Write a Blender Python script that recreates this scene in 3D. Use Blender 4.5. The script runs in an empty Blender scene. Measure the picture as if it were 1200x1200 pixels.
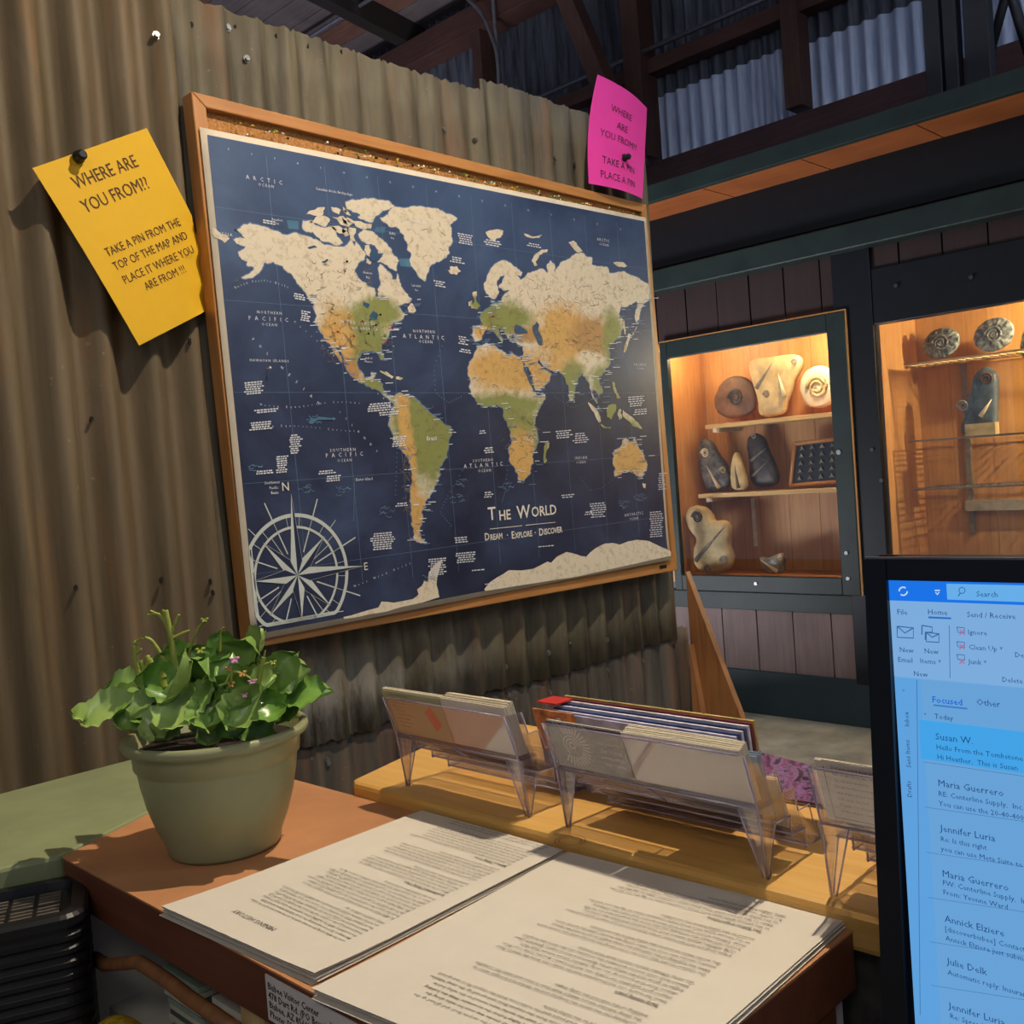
import bpy, bmesh, math, random
from mathutils import Vector, Matrix, Euler
random.seed(7)
C = bpy.context.scene.collection
S = bpy.context.scene
# ------------------------------------------------------------------ camera
YAW, PIT, ROL, FPX = 7.80679694e-01, -3.54312517e-02, -7.34787645e-02, 1177.75
_d = Vector((math.cos(PIT)*math.cos(YAW), math.cos(PIT)*math.sin(YAW), math.sin(PIT)))
_r0 = Vector((math.sin(YAW), -math.cos(YAW), 0)); _u0 = _r0.cross(_d)
_R = _r0*math.cos(ROL) + _u0*math.sin(ROL); _U = -_r0*math.sin(ROL) + _u0*math.cos(ROL)
cd = bpy.data.cameras.new('camera'); cam = bpy.data.objects.new('camera', cd); C.objects.link(cam)
cam.matrix_world = Matrix(((_R.x, _U.x, -_d.x, 0), (_R.y, _U.y, -_d.y, 0), (_R.z, _U.z, -_d.z, 0), (0, 0, 0, 1)))
cd.sensor_width = 36; cd.sensor_fit = 'HORIZONTAL'; cd.lens = 36*FPX/1200; cd.clip_start = .02; cd.clip_end = 60
S.camera = cam
def P(px, py, ax, val):
    """a point measured in the photograph, put on the real plane axis=val (metres, camera height is z=0)"""
    r = _d + _R*((px-600)/FPX) - _U*((py-600)/FPX)
    return r*(val/r[ax])
# ------------------------------------------------------------------ world, lights, exposure
S.view_settings.view_transform = 'Standard'; S.view_settings.look = 'None'
S.view_settings.exposure = 0.0; S.view_settings.gamma = 1; S.view_settings.use_curve_mapping = False
w = bpy.data.worlds.new('world'); S.world = w; w.use_nodes = True
w.node_tree.nodes['Background'].inputs[0].default_value = (.62, .72, 1.0, 1)
w.node_tree.nodes['Background'].inputs[1].default_value = .23
def lamp(name, kind, loc, energy, col, target=None, **k):
    l = bpy.data.lights.new(name, kind); l.energy = energy; l.color = col
    for a, b in k.items(): setattr(l, a, b)
    o = bpy.data.objects.new(name, l); C.objects.link(o); o.location = loc
    if target is not None: o.rotation_euler = (Vector(target)-Vector(loc)).to_track_quat('-Z', 'Y').to_euler()
    return o
lamp('track_spot', 'SPOT', (1.0, .50, 1.52), 132, (1, .86, .67), (1.0, .80, -.33), spot_size=math.radians(146), spot_blend=1.0, shadow_soft_size=.011)
lamp('gable_daylight_fill', 'AREA', (2.6, .4, 3.6), 2300, (.60, .76, 1), (3.9, 2.2, 1.4), shape='RECTANGLE', size=2.2, size_y=1.0)  # high area light added as bluish daylight fill over the far wall
lamp('roof_fill', 'AREA', (2.0, 3.0, -.9), 80, (.90, .90, 1), (2.5, 3.8, 3.2), shape='RECTANGLE', size=.8, size_y=.8)  # added fill hidden behind the partition, aimed up to lift the roof boards
lamp('plank_wall_fill', 'AREA', (2.3, -1.7, 1.6), 15, (.80, .88, 1), (3.5, 1.9, -.5), shape='RECTANGLE', size=.9, size_y=.7)  # added fill that brightens the lower planks and floor, no fixture behind it
lamp('front_fill', 'AREA', (-1.2, -.8, 1.6), 13, (1, .92, .80), (1.5, 1.4, 0), shape='RECTANGLE', size=1.2, size_y=.6)  # added frontal fill from the viewer's side, not an actual lamp

# ------------------------------------------------------------------ material helpers
MATS = {}
def lin(c):
    if isinstance(c, str):
        c = [int(c[i:i+2], 16)/255 for i in (0, 2, 4)]
    return tuple([(x/12.92 if x <= .04045 else ((x+.055)/1.055)**2.4) for x in c]) + (1,)
def new(name):
    m = bpy.data.materials.new(name); m.use_nodes = True; MATS[name] = m
    return m, m.node_tree, m.node_tree.nodes['Principled BSDF']
def N(t, kind, **k):
    n = t.nodes.new(kind)
    for a, b in k.items():
        if a.startswith('i_'): n.inputs[int(a[2:])].default_value = b
        else: setattr(n, a, b)
    return n
def coords(t, scale=(1, 1, 1), kind='Object'):
    tc = N(t, 'ShaderNodeTexCoord'); mp = N(t, 'ShaderNodeMapping'); mp.inputs['Scale'].default_value = scale
    t.links.new(tc.outputs[kind], mp.inputs['Vector']); return mp.outputs['Vector']
def noise(t, vec, scale, detail=4, rough=.6, dist=0):
    n = N(t, 'ShaderNodeTexNoise'); n.inputs['Scale'].default_value = scale; n.inputs['Detail'].default_value = detail
    n.inputs['Roughness'].default_value = rough; n.inputs['Distortion'].default_value = dist
    t.links.new(vec, n.inputs['Vector']); return n.outputs['Fac']
def ramp(t, fac, stops):
    r = N(t, 'ShaderNodeValToRGB'); e = r.color_ramp.elements
    while len(e) < len(stops): e.new(.5)
    for i, (p, c) in enumerate(stops): e[i].position = p; e[i].color = c if len(c) == 4 else (*c, 1)
    t.links.new(fac, r.inputs['Fac']); return r.outputs['Color']
def mix(t, fac, a, b, mode='MIX'):
    m = N(t, 'ShaderNodeMix', data_type='RGBA', blend_type=mode)
    for s, v in ((0, fac), (6, a), (7, b)):
        if hasattr(v, 'is_output'): t.links.new(v, m.inputs[s])
        else: m.inputs[s].default_value = v
    return m.outputs[2]
def bump(t, b, fac, strength=.3, dist=.002):
    n = N(t, 'ShaderNodeBump'); n.inputs['Strength'].default_value = strength; n.inputs['Distance'].default_value = dist
    t.links.new(fac, n.inputs['Height']); t.links.new(n.outputs['Normal'], b.inputs['Normal'])
def flat(name, col, rough=.6, metal=0, var=.12, scale=30, spec=.4, bmp=0):
    if name in MATS: return MATS[name]
    m, t, b = new(name); c = lin(col); v = coords(t); f = noise(t, v, scale)
    c2 = tuple(x*(1-var*2) for x in c[:3])+(1,); c3 = tuple(min(1, x*(1+var)) for x in c[:3])+(1,)
    t.links.new(ramp(t, f, [(.3, c2), (.7, c3)]), b.inputs['Base Color'])
    b.inputs['Roughness'].default_value = rough; b.inputs['Metallic'].default_value = metal
    b.inputs['Specular IOR Level'].default_value = spec
    if bmp: bump(t, b, f, bmp)
    return m
def wood(name, cols, axis='x', rough=.55, scale=1, bmp=.25, knots=False):
    m, t, b = new(name); s = {'x': (1.2, 22, 22), 'y': (22, 1.2, 22), 'z': (22, 22, 1.2)}[axis]
    v = coords(t, tuple(q*scale for q in s)); f = noise(t, v, 3, 6, .65, .6)
    v2 = coords(t, (3, 3, 3)); g = noise(t, v2, 1.6, 2)
    c = ramp(t, f, [(.25, lin(cols[0])), (.5, lin(cols[1])), (.75, lin(cols[2]))])
    c = mix(t, .35, c, ramp(t, g, [(.3, lin(cols[0])), (.7, lin(cols[2]))]))
    if knots:
        vo = N(t, 'ShaderNodeTexVoronoi', feature='F1'); vo.inputs['Scale'].default_value = 5
        t.links.new(coords(t), vo.inputs['Vector'])
        k = ramp(t, vo.outputs['Distance'], [(.02, (.0, .0, .0, 1)), (.07, (1, 1, 1, 1))])
        c = mix(t, k, lin('6b4220'), c)
    t.links.new(c, b.inputs['Base Color']); b.inputs['Roughness'].default_value = rough
    bump(t, b, f, bmp, .001); return m
def rust(name, base, dark, rusty, amt=.5, rough=.7, metal=.08, lime=False):
    m, t, b = new(name)
    v = coords(t, (16, 16, 1.6)); f = noise(t, v, 1.6, 7, .65, .5)
    v2 = coords(t, (9, 9, 1.3)); g = noise(t, v2, 1.2, 6, .7, .8)
    v3 = coords(t, (1, 1, 1)); h = noise(t, v3, 60, 5, .7)
    c = ramp(t, f, [(.32, lin(dark)), (.62, lin(base))])
    k = ramp(t, g, [(.60-amt*.2, (0, 0, 0, 1)), (.82-amt*.2, (1, 1, 1, 1))])
    c = mix(t, k, c, lin(rusty))
    sp = ramp(t, h, [(.66, (0, 0, 0, 1)), (.74, (.35, .35, .35, 1))])
    c = mix(t, sp, c, lin('b8ae98'))
    if lime:
        q = noise(t, coords(t, (11, 11, 3)), 1.2, 5, .7)
        sepz = N(t, 'ShaderNodeSeparateXYZ'); tc = N(t, 'ShaderNodeTexCoord'); t.links.new(tc.outputs['Object'], sepz.inputs[0])
        a = N(t, 'ShaderNodeMapRange'); a.inputs[1].default_value = 1.45; a.inputs[2].default_value = .95; t.links.new(sepz.outputs[0], a.inputs[0])
        z = N(t, 'ShaderNodeMapRange'); z.inputs[1].default_value = -.28; z.inputs[2].default_value = -.37; t.links.new(sepz.outputs[2], z.inputs[0])
        mm = N(t, 'ShaderNodeMath', operation='MULTIPLY'); t.links.new(a.outputs[0], mm.inputs[0]); t.links.new(z.outputs[0], mm.inputs[1])
        m2 = N(t, 'ShaderNodeMath', operation='MULTIPLY'); t.links.new(mm.outputs[0], m2.inputs[0])
        t.links.new(ramp(t, q, [(.45, (0, 0, 0, 1)), (.62, (.8, .8, .8, 1))]), m2.inputs[1])
        c = mix(t, m2.outputs[0], c, lin('a9a59c'))
    t.links.new(c, b.inputs['Base Color']); b.inputs['Roughness'].default_value = rough; b.inputs['Metallic'].default_value = metal
    bump(t, b, h, .25, .001); return m
def emit(name, col, s=1):
    if name in MATS: return MATS[name]
    m, t, b = new(name); c = lin(col); b.inputs['Base Color'].default_value = (0, 0, 0, 1)
    b.inputs['Emission Color'].default_value = c; b.inputs['Emission Strength'].default_value = s
    b.inputs['Roughness'].default_value = .35; b.inputs['Specular IOR Level'].default_value = .2
    return m
def clear(name, tint, k=.12, rough=.03, body=.06, bodycol='e8dcf0'):
    m = bpy.data.materials.new(name); m.use_nodes = True; t = m.node_tree; t.nodes.clear(); MATS[name] = m
    o = N(t, 'ShaderNodeOutputMaterial'); tr = N(t, 'ShaderNodeBsdfTransparent'); gl = N(t, 'ShaderNodeBsdfGlossy')
    df = N(t, 'ShaderNodeBsdfDiffuse'); df.inputs[0].default_value = lin(bodycol)
    tr.inputs[0].default_value = (*tint, 1); gl.inputs['Roughness'].default_value = rough
    lw = N(t, 'ShaderNodeLayerWeight'); lw.inputs[0].default_value = .35
    ma = N(t, 'ShaderNodeMath', operation='MULTIPLY_ADD'); ma.inputs[1].default_value = .35; ma.inputs[2].default_value = k*.35
    t.links.new(lw.outputs['Fresnel'], ma.inputs[0])
    m1 = N(t, 'ShaderNodeMixShader'); m1.inputs[0].default_value = body
    t.links.new(tr.outputs[0], m1.inputs[1]); t.links.new(df.outputs[0], m1.inputs[2])
    m2 = N(t, 'ShaderNodeMixShader'); t.links.new(ma.outputs[0], m2.inputs[0]); t.links.new(m1.outputs[0], m2.inputs[1]); t.links.new(gl.outputs[0], m2.inputs[2])
    t.links.new(m2.outputs[0], o.inputs[0]); return m

# ------------------------------------------------------------------ mesh helpers
def obj(name, bm, m, parent=None, smooth=False, bevel=0):
    me = bpy.data.meshes.new(name); bm.to_mesh(me); bm.free()
    return mobj(name, me, m, parent, smooth, bevel)
def mobj(name, me, m, parent=None, smooth=False, bevel=0):
    o = bpy.data.objects.new(name, me); C.objects.link(o)
    for q in (m if isinstance(m, (list, tuple)) else [m]):
        if q: me.materials.append(q)
    if smooth: me.shade_smooth()
    if parent is not None: o.parent = parent
    if bevel:
        b = o.modifiers.new('bevel', 'BEVEL'); b.width = bevel; b.segments = 2; b.limit_method = 'ANGLE'
    return o
def tag(o, label=None, cat=None, group=None, kind=None):
    if label: o['label'] = label
    if cat: o['category'] = cat
    if group: o['group'] = group
    if kind: o['kind'] = kind
    return o
def thing(name, label, cat, group=None, kind=None):
    o = bpy.data.objects.new(name, None); C.objects.link(o); o.empty_display_size = .05
    return tag(o, label, cat, group, kind)
def based(root):
    """move an Empty to the base centre of its parts, parts staying put"""
    lo = Vector((1e9,)*3); hi = -lo
    ch = [o for o in C.objects if o.parent == root]
    for o in ch:
        if o.type == 'MESH':
            for v in o.data.vertices:
                p = o.matrix_basis @ v.co
                for i in range(3): lo[i] = min(lo[i], p[i]); hi[i] = max(hi[i], p[i])
    b = Vector(((lo.x+hi.x)/2, (lo.y+hi.y)/2, lo.z)); root.location = b
    for o in ch: o.location = o.location - b
def box(bm, x0, x1, y0, y1, z0, z1, mi=0):
    vs = [bm.verts.new((x, y, z)) for x in (x0, x1) for y in (y0, y1) for z in (z0, z1)]
    for q in ((0, 1, 3, 2), (4, 6, 7, 5), (0, 4, 5, 1), (2, 3, 7, 6), (0, 2, 6, 4), (1, 5, 7, 3)):
        f = bm.faces.new([vs[i] for i in q]); f.material_index = mi
def bx(*a):
    bm = bmesh.new(); box(bm, *a); return bm
def prism(bm, pts, off, mi=0):
    """closed polygon pts (3-D) extruded by vector off"""
    off = Vector(off); a = [bm.verts.new(p) for p in pts]; b = [bm.verts.new(Vector(p)+off) for p in pts]; n = len(a)
    fs = [bm.faces.new(a[::-1]), bm.faces.new(b)]
    for i in range(n): fs.append(bm.faces.new((a[i], a[(i+1) % n], b[(i+1) % n], b[i])))
    for f in fs: f.material_index = mi
    return fs
def pr(pts, off):
    bm = bmesh.new(); prism(bm, pts, off); bmesh.ops.recalc_face_normals(bm, faces=bm.faces); return bm
def tube(bm, pts, r, n=8, mi=0, cap=True):
    pts = [Vector(p) for p in pts]; rs = r if isinstance(r, (list, tuple)) else [r]*len(pts); rings = []
    for i, p in enumerate(pts):
        d = (pts[min(i+1, len(pts)-1)]-pts[max(i-1, 0)]).normalized()
        a = d.cross(Vector((0, 0, 1)) if abs(d.z) < .9 else Vector((1, 0, 0))).normalized(); b = d.cross(a)
        rings.append([bm.verts.new(p+(a*math.cos(6.28319*k/n)+b*math.sin(6.28319*k/n))*rs[i]) for k in range(n)])
    for i in range(len(rings)-1):
        for k in range(n):
            f = bm.faces.new((rings[i][k], rings[i][(k+1) % n], rings[i+1][(k+1) % n], rings[i+1][k])); f.material_index = mi; f.smooth = True
    if cap and n > 2:
        bm.faces.new(rings[0][::-1]).material_index = mi; bm.faces.new(rings[-1]).material_index = mi
def lathe(prof, n=48, cx=0, cy=0, cz=0):
    bm = bmesh.new(); rings = []
    for r, z in prof:
        rings.append([bm.verts.new((cx+r*math.cos(2*math.pi*k/n), cy+r*math.sin(2*math.pi*k/n), cz+z)) for k in range(n)] if r > 1e-6 else [bm.verts.new((cx, cy, cz+z))])
    for a, b in zip(rings, rings[1:]):
        for k in range(n):
            if len(a) == 1 and len(b) == 1: continue
            if len(a) == 1: bm.faces.new((a[0], b[(k+1) % n], b[k]))
            elif len(b) == 1: bm.faces.new((a[k], a[(k+1) % n], b[0]))
            else: bm.faces.new((a[k], a[(k+1) % n], b[(k+1) % n], b[k]))
    bmesh.ops.recalc_face_normals(bm, faces=bm.faces)
    return bm
def addmesh(bm, me, M):
    vs = [bm.verts.new(M @ v.co) for v in me.vertices]
    for p in me.polygons:
        try: bm.faces.new([vs[i] for i in p.vertices])
        except ValueError: pass
def text(bm, s, origin, right, up, size, align='LEFT', xs=1, bold=0, space=1):
    """lettering as thin flat print: baseline start at origin"""
    cu = bpy.data.curves.new('t', 'FONT'); cu.body = s; cu.size = size; cu.align_x = align; cu.space_character = space
    cu.resolution_u = 2 if size > .01 else 1; cu.offset = bold
    o = bpy.data.objects.new('t', cu); C.objects.link(o)
    dg = bpy.context.evaluated_depsgraph_get(); me = bpy.data.meshes.new_from_object(o.evaluated_get(dg))
    r = Vector(right).normalized(); u = Vector(up).normalized(); n = r.cross(u)
    M = Matrix(((r.x*xs, u.x, n.x, origin[0]), (r.y*xs, u.y, n.y, origin[1]), (r.z*xs, u.z, n.z, origin[2]), (0, 0, 0, 1)))
    addmesh(bm, me, M)
    bpy.data.objects.remove(o); bpy.data.curves.remove(cu); bpy.data.meshes.remove(me)
def ribbon(bm, pts, wd, nrm, mi=0):
    nrm = Vector(nrm); pts = [Vector(p) for p in pts]; row = []
    for i, p in enumerate(pts):
        d = (pts[min(i+1, len(pts)-1)]-pts[max(i-1, 0)]).normalized(); s = d.cross(nrm).normalized()*wd/2
        row.append((bm.verts.new(p-s), bm.verts.new(p+s)))
    for a, b in zip(row, row[1:]): bm.faces.new((a[0], a[1], b[1], b[0])).material_index = mi
def fill(bm, pts, mi=0):
    """flat concave polygon"""
    vs = [bm.verts.new(p) for p in pts]; es = [bm.edges.new((vs[i], vs[(i+1) % len(vs)])) for i in range(len(vs))]
    r = bmesh.ops.triangle_fill(bm, use_beauty=True, edges=es)
    for g in r['geom']:
        if isinstance(g, bmesh.types.BMFace): g.material_index = mi

FLOOR = -1.02; D = 1.48; F = 3.5
ink = flat('ink', '2a2420', .6, var=0); 
black = flat('black_plastic', '17171a', .35, var=.1)
# ================================================================== FLOOR and ROOM
m_floor = flat('concrete_floor', '98917f', .55, var=.25, scale=6)
tag(obj('floor', bx(-2, 5, -4, 8, FLOOR-.05, FLOOR), m_floor), kind='structure', label='worn tan concrete floor')

# ================================================================== CORRUGATED PARTITION (map wall)
m_c1 = rust('rusty_sheet_brown', '6a5b45', '54472f', '7c5a34', .30)
m_c2 = rust('weathered_sheet_olive', '615945', '37322a', '6e4a30', .3, lime=True)
m_c3 = rust('rusty_sheet_dark', '5b544a', '2e2a26', '7d523a', .5)
m_screw = flat('screw_steel', '8c8880', .3, .8)
m_hole = flat('rust_hole', '15100c', .9)
def sheet(name, parent, x0, x1, z0, z1, y, pitch, phase, m, amp=.0085, skew=0, jag=.006, seg=10, rough=.0007, seed=0):
    rnd = random.Random(seed); bm = bmesh.new(); nx = int((x1-x0)/pitch*seg)+1; nz = 14
    jt = [rnd.uniform(-jag, jag) for _ in range(nx+1)]; jb = [rnd.uniform(-jag, jag) for _ in range(nx+1)]
    wob = [rnd.uniform(.96, 1.03) for _ in range(200)]
    g = []
    for j in range(nz+1):
        row = []
        for i in range(nx+1):
            x = x0+(x1-x0)*i/nx; v = j/nz; z = z0+(z1-z0)*v
            ph = (x-phase)/pitch; a = amp*wob[int(ph+50) % 200]
            if j == 0: z += jb[i]*.5+.004*math.sin(x*9+seed)
            if j == nz: z += jt[i]*.5-.004*math.cos(2*math.pi*ph)+.004*math.sin(x*7+seed)
            yy = y-a*math.cos(2*math.pi*ph)+rough*math.sin(x*13+z*9+seed)
            row.append(bm.verts.new((x+skew*(z-z1), yy, z)))
        g.append(row)
    for j in range(nz):
        for i in range(nx): bm.faces.new((g[j][i], g[j][i+1], g[j+1][i+1], g[j+1][i]))
    o = obj(name, bm, m, parent, smooth=True)
    s = o.modifiers.new('thick', 'SOLIDIFY'); s.thickness = .0015; s.offset = 0
    return o
wl = thing('wall_left', 'rusty corrugated metal partition behind the world map', None, kind='structure')
sheet('corrugated_sheet', wl, -1.6, .825, FLOOR, 1.05, D+.006, .0715, .582, m_c1, amp=.0160, seed=1, skew=-.006)['label'] = 'brown rust-streaked sheet left of the map'
sheet('corrugated_sheet', wl, .80, 1.50, -.437, .80, D, .0665, 1.0245, m_c2, seed=2, jag=.008)['label'] = 'olive grey sheet behind the left half of the map'
sheet('corrugated_sheet', wl, 1.485, 2.06, -.437, .82, D+.002, .0665, 1.0245, m_c2, seed=3, jag=.006)['label'] = 'olive grey sheet behind the right half of the map'
sheet('corrugated_sheet', wl, .80, 1.56, FLOOR, -.42, D+.009, .0665, 1.0245, m_c3, amp=.0075, seed=4, skew=-.05)['label'] = 'dark lower sheet behind the pine shelf'
sheet('corrugated_sheet', wl, 1.53, 2.11, FLOOR, -.41, D+.010, .0665, 1.0245, m_c3, amp=.0075, seed=5, skew=-.05)['label'] = 'dark lower sheet at the wall end'
# screws and rust holes
bm = bmesh.new()
for r, z0, z1, n in ((.0065, -.001, .0008, 14), (.0042, .0008, .0045, 6)):
    prism(bm, [(r*math.cos(2*math.pi*k/n), r*math.sin(2*math.pi*k/n), z0) for k in range(n)], (0, 0, z1-z0))
bmesh.ops.recalc_face_normals(bm, faces=bm.faces)
scr = bpy.data.meshes.new('screw'); bm.to_mesh(scr); bm.free(); scr.materials.append(m_screw)
def surf(p):
    if p.x < .822: return D+.006-.0160*math.cos(2*math.pi*(p.x-.582)/.0715)
    if p.z > -.435: return D-.0085*math.cos(2*math.pi*(p.x-1.0245)/.0665)
    return D+.009-.0075*math.cos(2*math.pi*(p.x+.05*(p.z+.42)-1.0245)/.0665)
for px, py in [(185, 40), (291, 68), (525, 150), (560, 163), (652, 185), (676, 190), (377, 844), (643, 765), (674, 755), (594, 782), (710, 750), (757, 775), (651, 813), (719, 787), (795, 757), (391, 893), (604, 815), (392, 896), (270, 30)]:
    p = P(px, py, 1, D-.006); p.y = surf(p)-.001; o = bpy.data.objects.new('screw', scr); C.objects.link(o); o.parent = wl
    o.location = p; o.rotation_euler = (math.pi/2+random.uniform(-.15, .15), 0, random.uniform(-.2, .2))
bm = bmesh.new()
for px, py in [(57, 708), (113, 711), (165, 702), (245, 682), (253, 684), (2, 717), (112, 490), (200, 548), (228, 26), (280, 28), (326, 40), (364, 52), (402, 60), (58, 172), (221, 400), (87, 689), (190, 680), (248, 694)]:
    p = P(px, py, 1, D-.006); p.y = surf(p)-.0022; n = 9; rr = [random.uniform(.6, 1.2) for _ in range(n)]
    prism(bm, [p+Vector((math.cos(2*math.pi*k/n)*.0028*rr[k], 0, math.sin(2*math.pi*k/n)*.0048*rr[k])) for k in range(n)], (0, .003, 0))
obj('rust_hole', bm, m_hole, wl)['kind'] = 'stuff'
# plywood foot brace at the wall end
m_ply = wood('plywood_brown', ['5f3a20', '8a5a34', 'a06e42'], 'z')
gs = obj('plywood_brace', pr([(2.075, 1.462, -.27), (2.075, 1.18, FLOOR), (2.075, 1.462, FLOOR)], (.019, 0, 0)), m_ply)
tag(gs, 'brown triangular plywood brace at the right end of the corrugated wall', 'brace')
o = obj('edge_strip', pr([(2.055, 1.452, -.45), (2.055, 1.375, FLOOR), (2.055, 1.462, FLOOR)], (.02, 0, 0)), wood('plywood_light', ['7a4e2c', '9a683e', 'b07c4c'], 'z'), gs)
# wall end post
tag(obj('wall_post', bx(2.0, 2.06, 1.505, 1.59, FLOOR, .80), wood('dark_stud', ['2a1a12', '3a251a', '4b3022'], 'z')), 'dark timber stud behind the right end of the corrugated wall', 'post')
tag(obj('wall_rail', bx(-1.5, 2.0, 1.53, 1.58, .2, .29), MATS['dark_stud']), 'timber rail behind the corrugated wall', 'rail')

# ================================================================== MAP BOARD
YB = 1.44
q = [P(222, 108, 1, YB), P(755, 240, 1, YB), P(792, 668, 1, YB), P(292, 760, 1, YB)]
def B(u, v, y=YB):
    a = q[0].lerp(q[1], u); b = q[3].lerp(q[2], u); r = a.lerp(b, v); r.y = y; return r
m_frame = wood('frame_oak', ['94602e', 'b07840', 'c08a50'], 'x', .4, bmp=.1)
m_frame_v = wood('frame_oak_upright', ['94602e', 'b07840', 'c08a50'], 'z', .4, bmp=.1)
m_cork = flat('cork', 'b07b45', .9, var=.25, scale=220, bmp=.4)
board = thing('map_board', 'oak-framed cork board carrying the dark blue world map', 'notice board')
def bar(pts, y0, y1): return pr([B(u, v, y0) for u, v in pts], (0, y1-y0, 0))
fu, ft, fb, fr = .020, .0235, .055, .016
obj('frame_rail', bar([(0, 0), (1, 0), (1-fr, ft), (fu, ft)], YB-.006, YB+.026), m_frame, board, bevel=.002)['label'] = 'top rail'
obj('frame_rail', bar([(fu, 1-fb), (1-fr, 1-fb), (1, 1), (0, 1)], YB-.006, YB+.026), m_frame, board, bevel=.002)['label'] = 'bottom rail'
obj('frame_stile', bar([(0, 0), (fu, ft), (fu, 1-fb), (0, 1)], YB-.006, YB+.026), m_frame_v, board, bevel=.002)['label'] = 'left stile'
obj('frame_stile', bar([(1-fr, ft), (1, 0), (1, 1), (1-fr, 1-fb)], YB-.006, YB+.026), m_frame_v, board, bevel=.002)['label'] = 'right stile'
obj('cork_panel', bar([(fu*.8, ft*.8), (1-fr*.8, ft*.8), (1-fr*.8, 1-fb*.8), (fu*.8, 1-fb*.8)], YB+.006, YB+.020), m_cork, board)
obj('corner_badge', pr([P(x, y, 1, YB-.0065) for x, y in ((773, 663), (781, 661.5), (781.5, 665.5), (773.5, 667))], (0, .001, 0)), flat('badge_black', '1a1512', .4), board)
# ---- the map sheet
YM = 1.430
mp = thing('world_map', 'large dark blue world map with cream land and compass rose', 'map')
mq = [P(234, 149, 1, YM), P(757, 255, 1, YM), P(785, 656, 1, YM), P(295, 751, 1, YM)]
def MB(u, v, y=YM):
    a = mq[0].lerp(mq[1], u); b = mq[3].lerp(mq[2], u); r = a.lerp(b, v); r.y = y; return r
m_sheet = flat('map_paper', 'c6baa4', .4, var=.03)
m, t, b = new('map_ocean')
v = coords(t); n1 = noise(t, v, 3.2, 6, .6, 1.2); n2 = noise(t, coords(t, (1, 1, 1)), 9, 5, .6)
sp = N(t, 'ShaderNodeSeparateXYZ'); tc = N(t, 'ShaderNodeTexCoord'); t.links.new(tc.outputs['Object'], sp.inputs[0])
gz = N(t, 'ShaderNodeMapRange'); gz.inputs[1].default_value = .1; gz.inputs[2].default_value = .5; t.links.new(sp.outputs[2], gz.inputs[0])
c = ramp(t, n1, [(.35, lin('1e2136')), (.55, lin('2a3048')), (.75, lin('3c4a68'))])
c2 = ramp(t, n1, [(.35, lin('2c3a58')), (.75, lin('465a7a'))])
c = mix(t, gz.outputs[0], c, c2)
k = ramp(t, n2, [(.45, (0, 0, 0, 1)), (.8, (.25, .25, .25, 1))]); c = mix(t, k, c, lin('50607f'))
t.links.new(c, b.inputs['Base Color']); b.inputs['Roughness'].default_value = .32; b.inputs['Specular IOR Level'].default_value = .5
m_ocean = m
bm = bmesh.new(); G = []
for j in range(21):
    row = []
    for i in range(31):
        u, vv = i/30, j/20; edge = max(0, vv-.93)/.07
        row.append(bm.verts.new(MB(u, vv, YM-.004*edge*(.6+.4*math.sin(u*9)))))
    G.append(row)
for j in range(20):
    for i in range(30): bm.faces.new((G[j][i], G[j+1][i], G[j+1][i+1], G[j][i+1]))
o = obj('paper_sheet', bm, m_sheet, mp, smooth=True); s = o.modifiers.new('thick', 'SOLIDIFY'); s.thickness = .0006; s.offset = -1
def curl(p):
    # follow the sheet's slightly lifted lower edge
    h = (mq[0].z-p.z)/(mq[0].z-mq[3].z); return .004*max(0, h-.93)/.07
def onmap(px, py, lift):
    p = P(px, py, 1, YM-lift); p.y = YM-lift-curl(p); return p
bm = bmesh.new(); G = []
for j in range(21):
    G.append([])
    for i in range(31):
        u, vv = .010+.982*i/30, .012+.976*j/20
        p = MB(u, vv, YM-.0006); p.y -= .004*max(0, vv-.93)/.07*(.6+.4*math.sin(u*9))*1.0; G[j].append(bm.verts.new(p))
for j in range(20):
    for i in range(30): bm.faces.new((G[j][i], G[j+1][i], G[j+1][i+1], G[j][i+1]))
obj('ocean_print', bm, m_ocean, mp, smooth=True)
cr = {'A': (220, 100, 4.286), 'B': (240, 240, 6), 'C': (400, 220, 6.667), 'D': (340, 380, 4.615), 'E': (530, 280, 5), 'F': (530, 380, 5), 'G': (460, 600, 3.53), 'H': (240, 560, 5.4545), 'K': (440, 200, 3.333)}
def cp(k, l):
    a = cr[k]; return [(x/a[2]+a[0], y/a[2]+a[1]) for x, y in l]
LAND = []
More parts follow.
